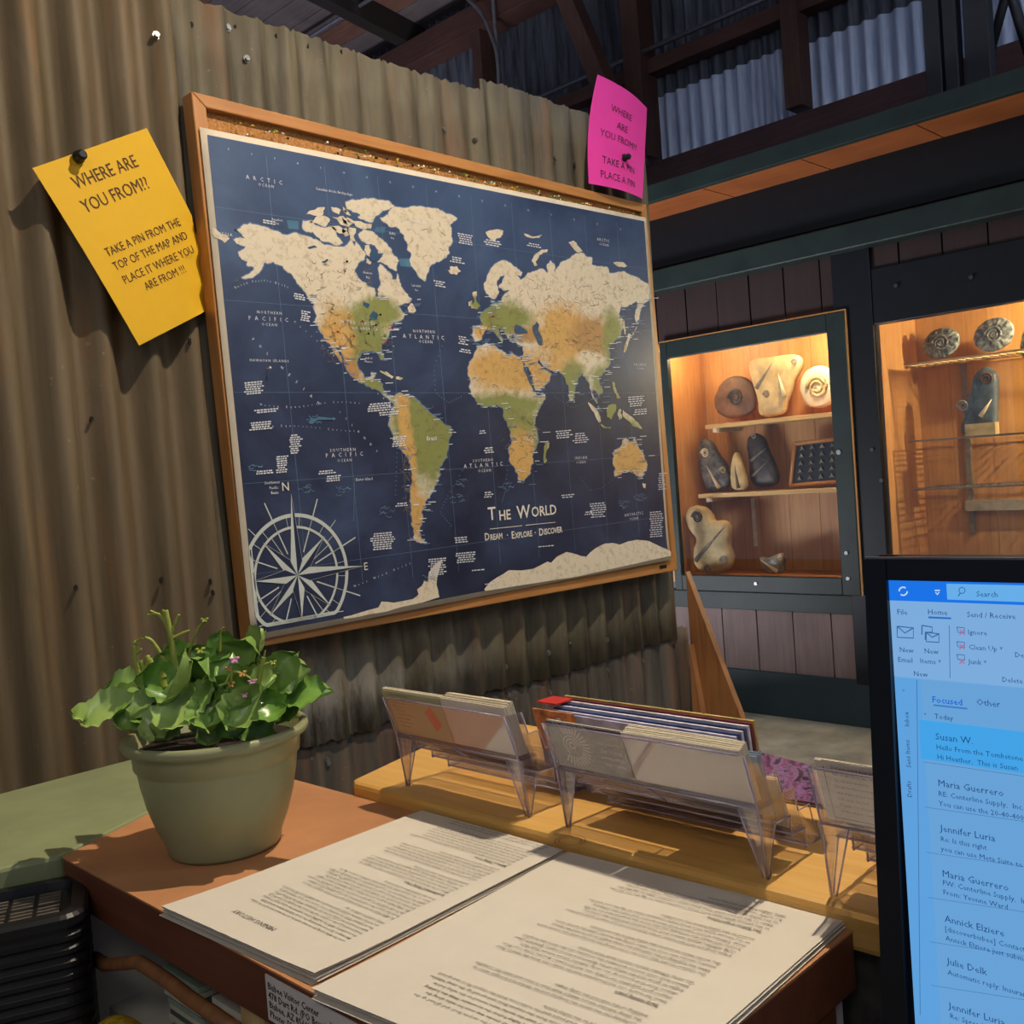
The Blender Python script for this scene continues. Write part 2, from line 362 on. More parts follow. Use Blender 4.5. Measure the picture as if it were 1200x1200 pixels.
LAND.append(cp('B', [(560,210),(520,190),(480,180),(440,160),(400,150),(360,140),(320,125),(270,140),(250,165),(210,175),(260,205),(280,235),(245,230),(200,245),(230,275),(285,290),(270,315),(235,335),(260,385),(300,400),(295,425),(340,435),(345,460),(320,480),(260,510),(215,545),(290,520),(380,480),(400,450),(420,405),(480,400),(550,430),(600,480),(640,530),(680,580),(720,640),(765,690),(775,750),(775,830),(810,890),(850,950),(880,975),(900,1020),(940,1080),(960,1110),(965,1090),(930,1020),(910,980),(950,1010),(975,1070),(1000,1130)])
 + cp('D', [(300,200),(320,260),(350,290),(400,320),(440,345),(500,378),(530,400),(560,425),(562,395),(530,385),(505,360),(500,325),(450,300),(465,265),(440,260),(430,290),(400,290),(375,250),(365,190),(385,155),(430,145),(470,150),(490,190),(503,190),(495,150),(500,110),(530,70),(560,20)])
 + cp('C', [(385,1080),(410,1050),(450,1040),(500,990),(470,960),(440,930),(480,910),(530,900),(550,870),(520,830),(480,790),(455,720),(435,670),(425,720),(395,710),(385,670),(340,630),(300,600),(290,650),(300,720),(310,760),(285,790),(292,860),(270,850),(262,790),(210,770),(160,730),(130,700),(105,640),(130,590),(180,560),(190,520),(165,490),(140,450),(110,420),(100,455),(80,400),(50,440),(0,460)])
 + cp('B', [(900,290),(860,280),(820,270),(790,245),(760,240),(700,215),(660,205),(640,195),(600,205)]))
for k, l in [('C', [(520,930),(550,900),(585,960),(560,985),(525,975)]),
 ('C', [(130,360),(170,330),(240,340),(290,390),(350,430),(390,480),(410,530),(450,570),(430,620),(430,650),(380,630),(330,590),(280,580),(320,540),(330,510),(290,520),(290,490),(260,450),(200,440),(150,400)]),
 ('C', [(180,450),(220,450),(235,490),(225,540),(205,530),(180,490)]), ('C', [(195,550),(235,580),(225,600),(195,585)]),
 ('B', [(690,110),(750,110),(800,150),(860,160),(910,155),(930,220),(970,270),(940,285),(880,265),(800,230),(760,190),(720,190),(685,160)]),
 ('A', [(590,650),(620,628),(690,612),(680,650),(640,655)]), ('A', [(610,690),(650,655),(715,672),(690,712),(640,690)]), ('A', [(720,610),(770,625),(760,650),(730,635)]), ('A', [(725,660),(780,655),(830,690),(810,712),(760,690)]), ('A', [(700,700),(760,705),(800,730),(760,745)]), ('A', [(770,600),(800,640),(785,640)]),
 ('C', [(5,320),(40,310),(60,370),(30,380)]), ('C', [(60,310),(115,320),(95,380),(110,420),(70,400),(60,350)]), ('C', [(5,230),(40,260),(60,300),(20,280)]), ('C', [(10,170),(50,185),(90,215),(40,210)]),
 ('C', [(30,110),(90,90),(200,85),(300,95),(380,110),(415,140),(370,170),(310,195),(270,220),(240,270),(190,260),(130,230),(150,215),(90,190),(40,160)]),
 ('C', [(40,230),(120,260),(240,285),(230,320),(130,310),(60,270)]),
 ('C', [(300,235),(340,225),(380,170),(430,150),(520,155),(600,145),(700,160),(760,165),(820,205),(905,240),(850,290),(860,350),(870,410),(840,460),(845,510),(790,560),(740,580),(690,620),(680,660),(655,730),(610,700),(570,640),(535,570),(545,510),(515,485),(510,420),(490,370),(450,320),(370,300),(330,270)]),
 ('C', [(820,640),(850,645),(850,615),(900,612),(935,650),(900,682),(850,670)]),
 ('B', [(52,160),(100,190),(160,215),(175,240),(140,268),(100,240),(68,230)]),
 ('K', [(430,240),(465,230),(500,235),(490,260),(460,277),(440,260)]), ('K', [(580,245),(650,250),(640,262),(590,258)]),
 ('E', [(465,130),(480,95),(520,65),(560,62),(555,78),(510,95),(490,130),(500,155),(480,158)]),
 ('E', [(680,20),(710,10),(735,40),(765,70),(745,78),(700,45)]), ('E', [(945,135),(985,135),(1025,158),(1000,165),(960,155)]),
 ('E', [(120,310),(145,310),(140,350),(165,390),(150,412),(110,405),(130,370)]), ('E', [(93,370),(115,358),(112,392),(95,395)]),
 ('F', [(150,130),(200,110),(250,125),(265,140),(310,165),(320,182),(350,165),(390,190),(410,220),(440,290),(470,350),(490,410),(545,410),(530,460),(490,540),(480,590),(500,640),(505,690),(480,740),(475,810),(460,870),(420,920),(390,915),(370,860),(330,740),(345,670),(325,600),(300,540),(295,490),(260,470),(230,480),(190,485),(150,460),(110,410),(100,360),(105,320),(90,290),(100,220),(130,170)]),
 ('F', [(560,680),(567,720),(555,800),(540,815),(535,760),(540,710)]),
 ('F', [(945,750),(980,725),(1000,680),(1020,665),(1040,690),(1060,690),(1070,665),(1090,720),(1120,760),(1140,810),(1135,860),(1110,905),(1090,890),(1060,862),(1020,853),(990,880),(950,890),(957,850),(943,800)]),
 ('F', [(1115,930),(1135,935),(1130,962),(1118,955)]), ('F', [(795,455),(815,470),(872,570),(858,575),(815,500)]), ('F', [(870,582),(930,600),(925,612),(872,595)]),
 ('F', [(905,490),(935,465),(958,470),(955,510),(930,560),(905,540)]), ('F', [(975,500),(990,495),(985,520),(995,550),(975,560),(968,530)]), ('F', [(1000,500),(1040,535),(1090,575),(1112,612),(1060,598),(1010,550)]),
 ('F', [(935,340),(950,340),(962,385),(985,430),(965,435),(945,390)]), ('E', [(1030,555),(1048,560),(1035,600),(1020,650),(995,690),(1005,645),(1020,600)]), ('E', [(1003,470),(1012,520),(1018,560),(1008,555),(998,500)]), ('F', [(708,440),(720,455),(712,465)]),
 ('D', [(590,370),(620,385),(680,400),(730,450),(770,490),(800,510),(870,555),(875,590),(855,640),(850,720),(810,770),(800,850),(770,910),(730,960),(735,990),(710,1010),(715,1060),(700,1100),(705,1150),(738,1188),(700,1180),(665,1150),(655,1080),(655,980),(650,880),(650,780),(630,710),(590,670),(560,600),(540,560),(545,500),(560,440),(555,405)]),
 ('D', [(485,250),(520,255),(562,285),(550,295),(505,268)]), ('D', [(572,285),(610,290),(600,300),(575,298)]),
 ]: LAND.append(cp(k, l))
EUR = cp('E', [(300,125),(340,140),(375,165),(410,195),(400,220),(375,210),(400,240),(425,225),(440,200),(470,190),(510,175),(560,200),(555,150),(575,125),(600,150),(600,200),(618,165),(650,130),(700,100),(760,82),(820,110),(815,150),(870,160),(910,165),(920,200),(1010,190),(1060,215),(1120,250),(1150,265),(1160,310),(1158,350),(1120,380),(1105,410),(1095,470),(1070,540),(1040,578),(1075,480),(1085,400),(1080,365),(1050,385),(990,400),(975,440),(998,470),(1000,520),(985,580),(940,610)]) \
 + cp('F', [(915,150),(925,200),(920,240),(890,280),(850,310),(862,350),(880,400),(860,420),(840,390),(822,378),(818,400),(845,440),(865,490),(850,485),(822,430),(805,350),(780,310),(760,290),(740,310),(720,350),(715,400),(700,450),(685,400),(665,330),(640,290),(610,270),(570,265),(530,240),(505,205),(500,225),(530,262),(555,272),(580,290),(570,330),(520,370),(490,390),(470,330),(430,240),(408,195),(420,170),(415,130),(380,115),(365,85),(362,62)]) \
 + cp('E', [(350,560),(345,590),(325,585),(300,540),(265,520),(275,550),(300,590),(290,605),(265,570),(240,535),(200,530),(180,560),(170,590),(130,600),(118,570),(120,510),(170,510),(160,460),(180,430),(200,410),(240,390),(225,360),(245,375),(290,370),(310,320),(345,298),(300,302),(272,280),(300,230),(306,210),(282,218),(262,270),(275,310),(250,350),(220,340),(200,320),(185,270),(200,240),(240,160),(270,135)])
LAND.append(EUR)
ANT = cp('G', [(375,320),(400,290),(430,270),(480,240),(580,235),(640,205),(655,210),(680,185),(720,165),(760,175),(800,185),(840,150),(880,130),(910,128),(940,135),(1010,115),(1060,120),(1100,140),(1145,160),(1147,181),(380,327)])
ANT2 = cp('G', [(190,352),(186,325),(180,300),(190,250),(210,195),(190,205),(165,230),(150,250),(145,290),(130,285),(120,305),(100,320),(105,340),(80,360),(0,375)]) + [(446,705), (442, 712), (420,718), (401, 723), (402, 725)] + [(430, 720), (470, 711)]
def jitter(poly, lv, amp, rnd):
    for _ in range(lv):
        out = []
        for i, a in enumerate(poly):
            b = poly[(i+1) % len(poly)]; L = math.hypot(b[0]-a[0], b[1]-a[1]); out.append(a)
            if L > .9:
                k = rnd.uniform(-amp, amp)*L; out.append(((a[0]+b[0])/2-(b[1]-a[1])/max(L, .01)*k, (a[1]+b[1])/2+(b[0]-a[0])/max(L, .01)*k))
        poly = out
    return poly
rnd = random.Random(3)
# land colours: cream, green and ochre zones set out over the sheet
m, t, b = new('map_land'); tc = N(t, 'ShaderNodeTexCoord'); posv = tc.outputs['Object']
ns = noise(t, coords(t), 22, 6, .7, 1.0); nf = noise(t, coords(t), 90, 4, .7)
col = lin('cdc0a8')
gr, oc, wh, og = lin('7e8448'), lin('c39a58'), lin('d0c2a6'), lin('a8804c')
ZN = [(418, 400, 40, 38, gr), (445, 365, 25, 18, gr), (395, 402, 20, 42, oc), (408, 440, 16, 20, og), (440, 452, 22, 9, gr), (500, 510, 44, 60, gr), (478, 545, 9, 60, oc), (472, 480, 7, 25, oc), (490, 605, 12, 30, oc),
      (590, 375, 34, 22, gr), (565, 390, 10, 8, oc), (622, 392, 22, 9, og), (600, 435, 56, 24, oc), (662, 395, 30, 35, oc), (700, 395, 30, 22, og), (590, 475, 46, 14, gr), (605, 495, 28, 20, gr), (640, 500, 10, 18, og), (612, 540, 24, 34, oc), (634, 520, 8, 26, gr), (655, 440, 14, 20, oc),
      (672, 445, 16, 22, gr), (718, 400, 12, 36, gr), (706, 445, 14, 18, gr), (712, 470, 14, 24, gr), (724, 500, 26, 12, gr), (738, 540, 22, 26, oc), (640, 395, 10, 12, oc), (690, 420, 14, 8, wh), (570, 362, 8, 10, gr), (560, 355, 9, 9, gr)]
for (px, py, rx, ry, cc) in ZN:
    c0 = P(px, py, 1, YM); a = P(px+rx, py, 1, YM)-c0; bb = P(px, py+ry, 1, YM)-c0
    vm = N(t, 'ShaderNodeVectorMath', operation='SUBTRACT'); t.links.new(posv, vm.inputs[0]); vm.inputs[1].default_value = c0
    v2 = N(t, 'ShaderNodeVectorMath', operation='MULTIPLY'); t.links.new(vm.outputs[0], v2.inputs[0]); v2.inputs[1].default_value = (1/max(a.length, .001), 0, 1/max(bb.length, .001))
    ln = N(t, 'ShaderNodeVectorMath', operation='LENGTH'); t.links.new(v2.outputs[0], ln.inputs[0])
    ad = N(t, 'ShaderNodeMath', operation='MULTIPLY_ADD'); t.links.new(ns, ad.inputs[0]); ad.inputs[1].default_value = 1.3; t.links.new(ln.outputs['Value'], ad.inputs[2])
    mr = N(t, 'ShaderNodeMapRange'); mr.inputs[1].default_value = 1.95; mr.inputs[2].default_value = 1.35; t.links.new(ad.outputs[0], mr.inputs[0])
    col = mix(t, mr.outputs[0], col, cc)
col = mix(t, ramp(t, nf, [(.5, (0, 0, 0, 1)), (.68, (.45, .45, .45, 1))]), col, lin('7d6440'))
t.links.new(col, b.inputs['Base Color']); b.inputs['Roughness'].default_value = .4
bm = bmesh.new(); bh = bmesh.new()
allp = LAND + [ANT, ANT2]
for pl in allp:
    big = len(pl) > 12
    j = jitter(pl, 3 if big else 2, .16, rnd) if pl is not ANT and pl is not ANT2 else jitter(pl, 1, .05, rnd)
    fill(bm, [onmap(x, y, .0012) for x, y in j])
    if pl is not ANT and pl is not ANT2 and len(pl) > 9:
        pp = [onmap(x, y, .0010) for x, y in j]; ribbon(bh, pp+[pp[0]], .0035, (0, 1, 0))
obj('coast_halo', bh, flat('map_halo', '5c7698', .4, var=.1), mp)['label'] = 'pale blue shallow-water outline'
obj('land_print', bm, MATS['map_land'], mp)['label'] = 'cream, green and ochre continents'
m_sea = flat('map_inland_sea', '34506e', .4)
bm = bmesh.new()
for k, l in [('E', [(362,520),(375,500),(400,510),(430,530),(445,550),(420,555),(385,558),(365,550)]), ('E', [(470,510),(495,485),(510,505),(505,540),(530,590),(528,625),(505,620),(490,580),(475,550)]),
             ('F', [(412,215),(428,250),(460,330),(488,395),(480,400),(450,340),(420,270)]), ('F', [(490,395),(540,372),(550,385),(500,405)]),
             ('C', [(220,1000),(250,960),(285,980),(275,1030),(240,1030),(220,1040)]), ('C', [(170,890),(225,910),(210,940),(170,920)]), ('C', [(235,470),(270,500),(320,520),(300,560),(260,580),(230,560),(220,520)]),
             ('B', [(720,300),(770,285),(790,300),(740,310)]), ('B', [(820,400),(860,380),(870,390),(840,410)])]:
    bm = bmesh.new(); fill(bm, [onmap(x, y, .0016) for x, y in jitter(cp(k, l), 1, .1, rnd)]); obj('inland_sea_print', bm, m_sea, mp)
# rivers, borders and relief strokes
bm = bmesh.new()
for (cx, cy, rx, ry, n) in [(400, 330, 45, 30, 46), (395, 390, 18, 36, 60), (430, 390, 24, 26, 36), (500, 510, 26, 40, 34), (478, 560, 5, 50, 40), (660, 345, 80, 22, 70), (700, 400, 34, 26, 70), (600, 440, 45, 22, 40), (610, 510, 22, 36, 46), (590, 372, 26, 14, 30), (640, 400, 18, 22, 30), (738, 540, 14, 14, 14), (500, 275, 22, 30, 10)]:
    for _ in range(n):
        a = rnd.uniform(0, 6.28); r = math.sqrt(rnd.random()); x = cx+rx*r*math.cos(a); y = cy+ry*r*math.sin(a); an = rnd.uniform(0, 3.1); L = []
        for k in range(5): L.append(onmap(x, y, .0017)); x += 1.6*math.cos(an); y += 1.6*math.sin(an); an += rnd.uniform(-.9, .9)
        ribbon(bm, L, rnd.uniform(.0005, .0011), (0, 1, 0))
obj('relief_print', bm, flat('map_relief', '7c6a50', .5), mp)['kind'] = 'stuff'
# compass rose
m_rose = flat('rose_print', 'b9bfb8', .4, var=.03); m_navy = flat('rose_navy', '232a44', .4, var=.05)
RC = cp('H', [(592, 622)])[0]; cen = onmap(*RC, .0012)
rx = (P(*cp('H', [(905, 600)])[0], 1, YM)-cen); RR = abs(rx.x)
def rp(a, r, l=.0014):
    p = Vector((cen.x+RR*r*math.sin(a), 0, cen.z+RR*r*math.cos(a)))
    p.x = max(p.x, mq[0].x+(mq[3].x-mq[0].x)*(mq[0].z-p.z)/(mq[0].z-mq[3].z)+.013)
    zb = mq[3].z+(mq[2].z-mq[3].z)*(p.x-mq[3].x)/(mq[2].x-mq[3].x)+.021; p.z = max(p.z, zb); p.y = YM-l-curl(p); return p
bm = bmesh.new()
for r, wd in ((1, .0062), (.80, .0042)):
    ribbon(bm, [rp(2*math.pi*k/96, r) for k in range(97)], wd, (0, 1, 0))
for k in range(48):
    a = 2*math.pi*k/48
    if k % 2: ribbon(bm, [rp(a, .82), rp(a, .97)], .0009, (0, 1, 0))
for k in range(16):
    a = math.radians(22.5*k+11.25*0)
    if k % 2: ribbon(bm, [rp(a, .40), rp(a, .80)], .0022, (0, 1, 0)); ribbon(bm, [rp(a, 1.02), rp(a, 1.34)], .0022, (0, 1, 0))
    elif k % 4 == 2: ribbon(bm, [rp(a, 1.02), rp(a, 1.2)], .0014, (0, 1, 0)); ribbon(bm, [rp(a+.2, .3), rp(a+.2, .8)], .0012, (0, 1, 0))
def kite(a, L, w_, l):
    # half light, half navy
    tip = rp(a, L, l); c0 = rp(0, 0, l); s1 = rp(a-.45, w_, l); s2 = rp(a+.45, w_, l)
    for s, mi in ((s1, 0), (s2, 1)):
        f = bm.faces.new([bm.verts.new(v) for v in (c0, s, tip)]); f.material_index = mi
    ribbon(bm, [s2, tip], .0009, (0, 1, 0))
for k in range(4): kite(math.radians(45+90*k), .84, .26, .0016)
for k in range(4): kite(math.radians(90*k), 1.35 if k < 2 else 1.15, .26, .0020)
obj('compass_rose', bm, [m_rose, m_navy], mp)['label'] = 'pale grey compass rose with N and E'
# lettering on the map
def mtext(bm, s, px, py, hpx, spread=None, align='CENTER', dx=(1, 0), bold=0, space=1, lift=.0020, xs=1):
    if s.isupper() and len(s) > 4 and hpx < 5: space = 1.45
    if len(s) > 3 and hpx < 5: hpx *= 1.12
    """s set at pixel-measured point, cap height hpx"""
    o = onmap(px, py, lift); r = mq[1]-mq[0] if py < 400 else mq[2]-mq[3]; r = Vector((r.x, 0, r.z))
    if dx != (1, 0): r = Vector((dx[0], 0, dx[1]))
    u = Vector((-r.z, 0, r.x)); size = (onmap(px, py-hpx, lift)-o).length/.7
    text(bm, s, o, r, u, size, align, xs=xs, bold=bold, space=space)
bm = bmesh.new()
mtext(bm, 'N', 335, 575, 10); obj('letter', bm, flat('title_cream', 'd9d2c4', .45, var=.02), mp); bm = bmesh.new(); mtext(bm, 'E', 429, 668, 9); obj('letter', bm, MATS['title_cream'], mp); bm = bmesh.new()
for s, px, py, hh in [('T', 577, 609, 15), ('HE', 592, 609, 11.5), ('W', 614, 607, 15), ('ORLD', 638, 604, 11.5)]: mtext(bm, s, px, py, hh, bold=.0004)
obj('title_lettering', bm, MATS['title_cream'], mp)['label'] = 'cream title THE WORLD'; bm = bmesh.new()
for s, px, py, hh in [('D', 571, 633, 8.5), ('REAM', 582, 632, 6.7), ('·', 595, 631, 8), ('E', 601.5, 631, 8.5), ('XPLORE', 614, 629.5, 6.7), ('·', 627.5, 628, 8), ('D', 634.5, 627.5, 8.5), ('ISCOVER', 648.5, 625, 6.7)]: mtext(bm, s, px, py, hh, bold=.0003, xs=.84 if len(s) > 1 else .9)
obj('title_lettering', bm, MATS['title_cream'], mp)['label'] = 'DREAM EXPLORE DISCOVER line'; bm = bmesh.new()
ribbon(bm, [onmap(574, 620, .002), onmap(612, 616, .002)], .0012, (0, 1, 0)); ribbon(bm, [onmap(616, 615.5, .002), onmap(651, 612, .002)], .0012, (0, 1, 0))
obj('title_rule', bm, MATS['title_cream'], mp)
bm = bmesh.new()
for s, px, py, hh in [('A R C T I C', 310, 213, 4.2), ('OCEAN', 312, 219, 3), ('NORTHERN', 316, 368, 3), ('P A C I F I C', 315, 376, 4.2), ('OCEAN', 316, 382, 3), ('NORTHERN', 497, 390, 3), ('A T L A N T I C', 497, 397, 4), ('OCEAN', 499, 402, 3),
                      ('SOUTHERN', 402, 529, 3.4), ('P A C I F I C', 404, 535, 4.2), ('OCEAN', 404, 541, 3), ('SOUTHERN', 566, 541, 3), ('A T L A N T I C', 567, 547, 4), ('OCEAN', 568, 553, 3), ('ARCTIC', 707, 283, 3), ('OCEAN', 708, 288, 2.4),
                      ('INDIAN', 681, 538, 3), ('OCEAN', 681, 543, 2.4), ('ANTARCTIC', 743, 604, 3), ('OCEAN', 743, 609, 2.4), ('PACIFIC', 750, 429, 3), ('OCEAN', 750, 433, 2), ('Brazil', 506, 516, 5), ('RUSSIA', 262, 276, 3.4), ('GREENLAND', 492, 262, 2.6), ('RUSSIA', 683, 333, 3),
                      ('Beaufort', 325, 259, 2.6), ('Sea', 325, 263, 2.4), ('Baffin', 460, 275, 2.6), ('Bay', 460, 280, 2.4), ('Hudson', 431, 321, 2.6), ('Bay', 431, 326, 2.4), ('Labrador', 488, 336, 2.4), ('Sea', 488, 341, 2.4), ('Gulf of', 432, 421, 2.4), ('Mexico', 432, 425, 2.4),
                      ('Easter Island', 427, 563, 3), ('Southwest', 319, 567, 3), ('Pacific', 321, 573, 3), ('Basin', 322, 579, 3), ('Canadian Arctic Archipelago', 392, 226, 2.8), ('UNITED STATES', 418, 380, 3.4), ('OF AMERICA', 428, 387, 3), ('HAWAIIAN ISLANDS', 316, 424, 2.6)]:
    mtext(bm, s, px, py, hh)
for i, ch in enumerate('POLYNESIAN'): mtext(bm, ch, 296+i*8.5, 399+i*8.3, 3.4, dx=(1, -.6))
for i, ch in enumerate('ISLANDS'): mtext(bm, ch, 398+i*7.2, 484+i*7.6, 2.8, dx=(1, -.6))
for i, ch in enumerate('California Current'): mtext(bm, ch, 345+i*6.5, 378+i*5.6, 2.6, dx=(1, -.8))
for i, ch in enumerate('North Pacific Drift'): mtext(bm, ch, 276+i*3.4, 338-8*math.sin(i/18*3.1), 2.6)
for i, ch in enumerate('North Equatorial Current'): mtext(bm, ch, 306+i*5, 475+3*math.sin(i/4), 2.4)
for i, ch in enumerate('South Equatorial Current'): mtext(bm, ch, 300+i*5, 503-3*math.sin(i/5), 2.4)
for i, ch in enumerate('West Wind Drift'): mtext(bm, ch, 416+i*4.6, 688-i*1.9, 2.6)
for i in range(18): mtext(bm, str(14-abs(i-9)), 268+i*27, 176+i*5.5, 2.4)
obj('ocean_lettering', bm, flat('map_white_ink', 'cdd0d6', .5, var=.02), mp)['kind'] = 'stuff'
# tiny gazetteer blocks and coastal names, pale strokes one or two pixels high
bm = bmesh.new(); bs = bmesh.new()
def micro(b_, px, py, w_, rows, gap=2.6, cy=None):
    for r in range(rows):
        ww = w_*rnd.uniform(.6, 1); x = px-ww/2; y = py+r*gap
        while x < px+ww/2:
            l = rnd.uniform(1.5, 4); ribbon(b_, [onmap(x, y-.18*(x-px)*(.5 if y > 430 else -1), .0019), onmap(x+l, y-.18*(x+l-px)*(.5 if y > 430 else -1), .0019)], .0021, (0, 1, 0)); x += l+.9
for a in [(297, 448, 22, 6), (305, 495, 26, 4), (345, 510, 12, 9), (330, 535, 14, 8), (445, 473, 30, 4), (467, 512, 20, 5), (470, 590, 14, 2), (448, 625, 28, 8), (512, 655, 22, 8), (540, 630, 18, 3), (545, 648, 26, 5), (455, 483, 30, 2), (312, 480, 30, 2), (382, 552, 18, 2), (390, 558, 16, 3), (310, 552, 26, 2),
          (545, 275, 18, 5), (515, 330, 14, 3), (576, 282, 18, 3), (625, 286, 16, 2), (535, 302, 16, 3), (660, 505, 18, 4), (680, 508, 18, 5), (665, 580, 16, 2), (700, 590, 18, 7), (690, 600, 10, 2), (745, 465, 22, 5), (750, 480, 18, 3), (768, 600, 14, 12), (565, 505, 8, 2), (572, 525, 10, 3), (572, 577, 10, 3), (542, 395, 10, 4), (545, 410, 14, 2), (775, 555, 8, 8), (640, 640, 30, 1), (560, 668, 16, 1), (575, 684, 20, 1), (315, 259, 22, 2), (350, 345, 12, 3), (357, 365, 10, 5)]:
    micro(bm, *a)
for pl in LAND:
    if len(pl) < 18: continue
    for i in range(0, len(pl)-1, 1):
        x, y = pl[i]
        if y > 345 and rnd.random() < .9:
            for k in range(rnd.randint(1, 3)):
                xx = x+rnd.uniform(-7, 7); yy = y+rnd.uniform(-2, 4); l = rnd.uniform(3, 9)
                ribbon(bm if rnd.random() < .6 else bs, [onmap(xx, yy, .0019), onmap(xx+l, yy-.05*l, .0019)], .0013, (0, 1, 0))
obj('place_lettering', bm, MATS['map_white_ink'], mp)['kind'] = 'stuff'
# currents, whales and graticule in pale blue
for k in range(9):
    u = .1+k*.1; ribbon(bs, [MB(u, .03, YM-.0009), MB(u, .5, YM-.0009), MB(u, .93, YM-.0009)], .0006, (0, 1, 0))
for k in range(5): ribbon(bs, [MB(.012, .15+k*.18, YM-.0009), MB(.988, .15+k*.18, YM-.0009)], .0005, (0, 1, 0))
def dots(path, n):
    for i in range(n):
        f = i/(n-1)*(len(path)-1); k = min(int(f), len(path)-2); f -= k
        x = path[k][0]*(1-f)+path[k+1][0]*f; y = path[k][1]*(1-f)+path[k+1][1]*f
        p = onmap(x, y, .0018); ribbon(bs, [p, p+Vector((.0018, 0, 0))], .0018, (0, 1, 0))
dots([(520, 400), (508, 430), (510, 460), (525, 472), (540, 465)], 22); dots([(415, 562), (414, 610)], 18); dots([(465, 520), (463, 580)], 12)
dots([(545, 545), (525, 580), (515, 600), (528, 616)], 18); dots([(595, 540), (592, 575), (588, 588)], 14); dots([(680, 560), (690, 575), (705, 572), (720, 560)], 14); dots([(650, 465), (670, 478), (690, 470)], 14)
for c0 in [(365, 492), (500, 675), (725, 590), (745, 585), (535, 565), (532, 585), (450, 600), (355, 572), (400, 575), (295, 550), (590, 570)]:
    for k in range(7):
        x, y = c0[0]+rnd.uniform(-7, 7), c0[1]+rnd.uniform(-5, 5); ribbon(bs, [onmap(x+a*2.2, y+rnd.uniform(-2, 2), .0015) for a in range(4)], .001, (0, 1, 0))
obj('current_print', bs, flat('map_pale_blue', '66809e', .5), mp)['kind'] = 'stuff'
bm = bmesh.new()
fill(bm, [onmap(x, y, .0019) for x, y in [(361, 486), (366, 490), (372, 490), (372, 488), (390, 490), (390, 488.5), (394, 490.8), (390, 493), (390, 491.7), (372, 492), (366, 497), (362, 496), (364, 491)]])
obj('arrow_print', bm, flat('map_teal', '46708a', .5), mp)['label'] = 'teal arrow'
for p4 in [((336, 258), (350, 259), (350, 269), (338, 268)), ((440, 266), (452, 266), (450, 273), (439, 272)), ((468, 303), (482, 303), (483, 313), (469, 312))]: bm = bmesh.new(); fill(bm, [onmap(x, y, .0009) for x, y in p4]); obj('sea_patch', bm, MATS['map_teal'], mp)['label'] = 'teal sea patch'
# ---- pins
def pinmesh(name, colr):
    bm = bmesh.new(); bmesh.ops.create_icosphere(bm, subdivisions=1, radius=.0023, matrix=Matrix.Translation((0, -.012, 0)))
    tube(bm, [(0, -.010, 0), (0, .004, 0)], .0005, 5)
    for f in bm.faces: f.smooth = True
    me = bpy.data.meshes.new(name); bm.to_mesh(me); bm.free(); me.materials.append(flat('pin_'+name, colr, .25, .2 if name != 'gold' else .8)); return me
PM = {k: pinmesh(k, c) for k, c in dict(gold='d9b04a', white='e8e2d2', red='b8281c', green='3f8f3a', black='1b1b1b', yellow='e0c020').items()}
def pin(u, v, k, lab, grp, y=YB+.005):
    o = bpy.data.objects.new('ball_pin', PM[k]); C.objects.link(o); p = B(u, v, y); o.location = p
    o.rotation_euler = (rnd.uniform(.0, .35), 0, rnd.uniform(-.3, .3)); tag(o, lab, 'pin', grp)
cl = []
for _ in range(150):
    u = rnd.choice([rnd.gauss(.10, .035), rnd.gauss(.27, .05), rnd.gauss(.36, .05), rnd.gauss(.5, .06), rnd.gauss(.62, .06), rnd.gauss(.75, .05), rnd.gauss(.88, .05), rnd.uniform(.05, .97)])
    if .04 < u < .975:
        cl.append((u, rnd.uniform(.033, .0585-.022*u)))
for u, v in cl:
    k = rnd.choices(['gold', 'white', 'red', 'green', 'black', 'yellow'], [58, 16, 5, 6, 10, 5])[0]
    pin(u, v, k, f'{k} ball-head pin stuck in the cork strip above the map', f'{k} pins in the cork strip')
for (px, py, k) in [(403, 368, 'white'), (420, 378, 'red'), (432, 375, 'green'), (436, 382, 'black'), (427, 392, 'black'), (391, 390, 'red'), (397, 398, 'white'), (407, 370, 'yellow'), (448, 383, 'yellow'), (441, 370, 'black'), (455, 385, 'red'), (410, 395, 'red'), (446, 395, 'green'), (450, 402, 'red'), (312, 432, 'white'), (402, 308, 'black'), (388, 380, 'gold'), (573, 372, 'red'), (560, 381, 'gold')]:
    o = bpy.data.objects.new('ball_pin', PM[k]); C.objects.link(o); o.location = P(px, py, 1, YM)
    tag(o, f'{k} ball-head pin stuck into the printed world map', 'pin', f'{k} pins on the map')
# push pins holding the map
for px, py, lab in [(311, 746, 'clear steel tack under the lower left corner of the map'), (783, 652, 'small steel tack at the lower right corner of the map')]:
    bm = bmesh.new(); p = P(px, py, 1, YB-.006)
    tube(bm, [p, p+Vector((0, -.004, 0)), p+Vector((0, -.006, 0))], [.005, .0045, .002], 12); tag(obj('thumb_tack', bm, m_screw), lab, 'tack')

# ================================================================== PAPER NOTICES
m_yel = flat('yellow_paper', 'd2a412', .7, var=.015); m_pink = flat('pink_paper', 'd83496', .7, var=.015)
def P2(px, py, y): return P(px, py, 1, y)
ya = P2(38, 197, 1.452); yb = P2(172, 150, 1.448); yd = P2(163, 405, 1.444)
yc = yb+(yd-ya); yc.y = 1.456
ny = thing('paper_notice', 'yellow paper notice WHERE ARE YOU FROM pinned crooked left of the map', 'notice')
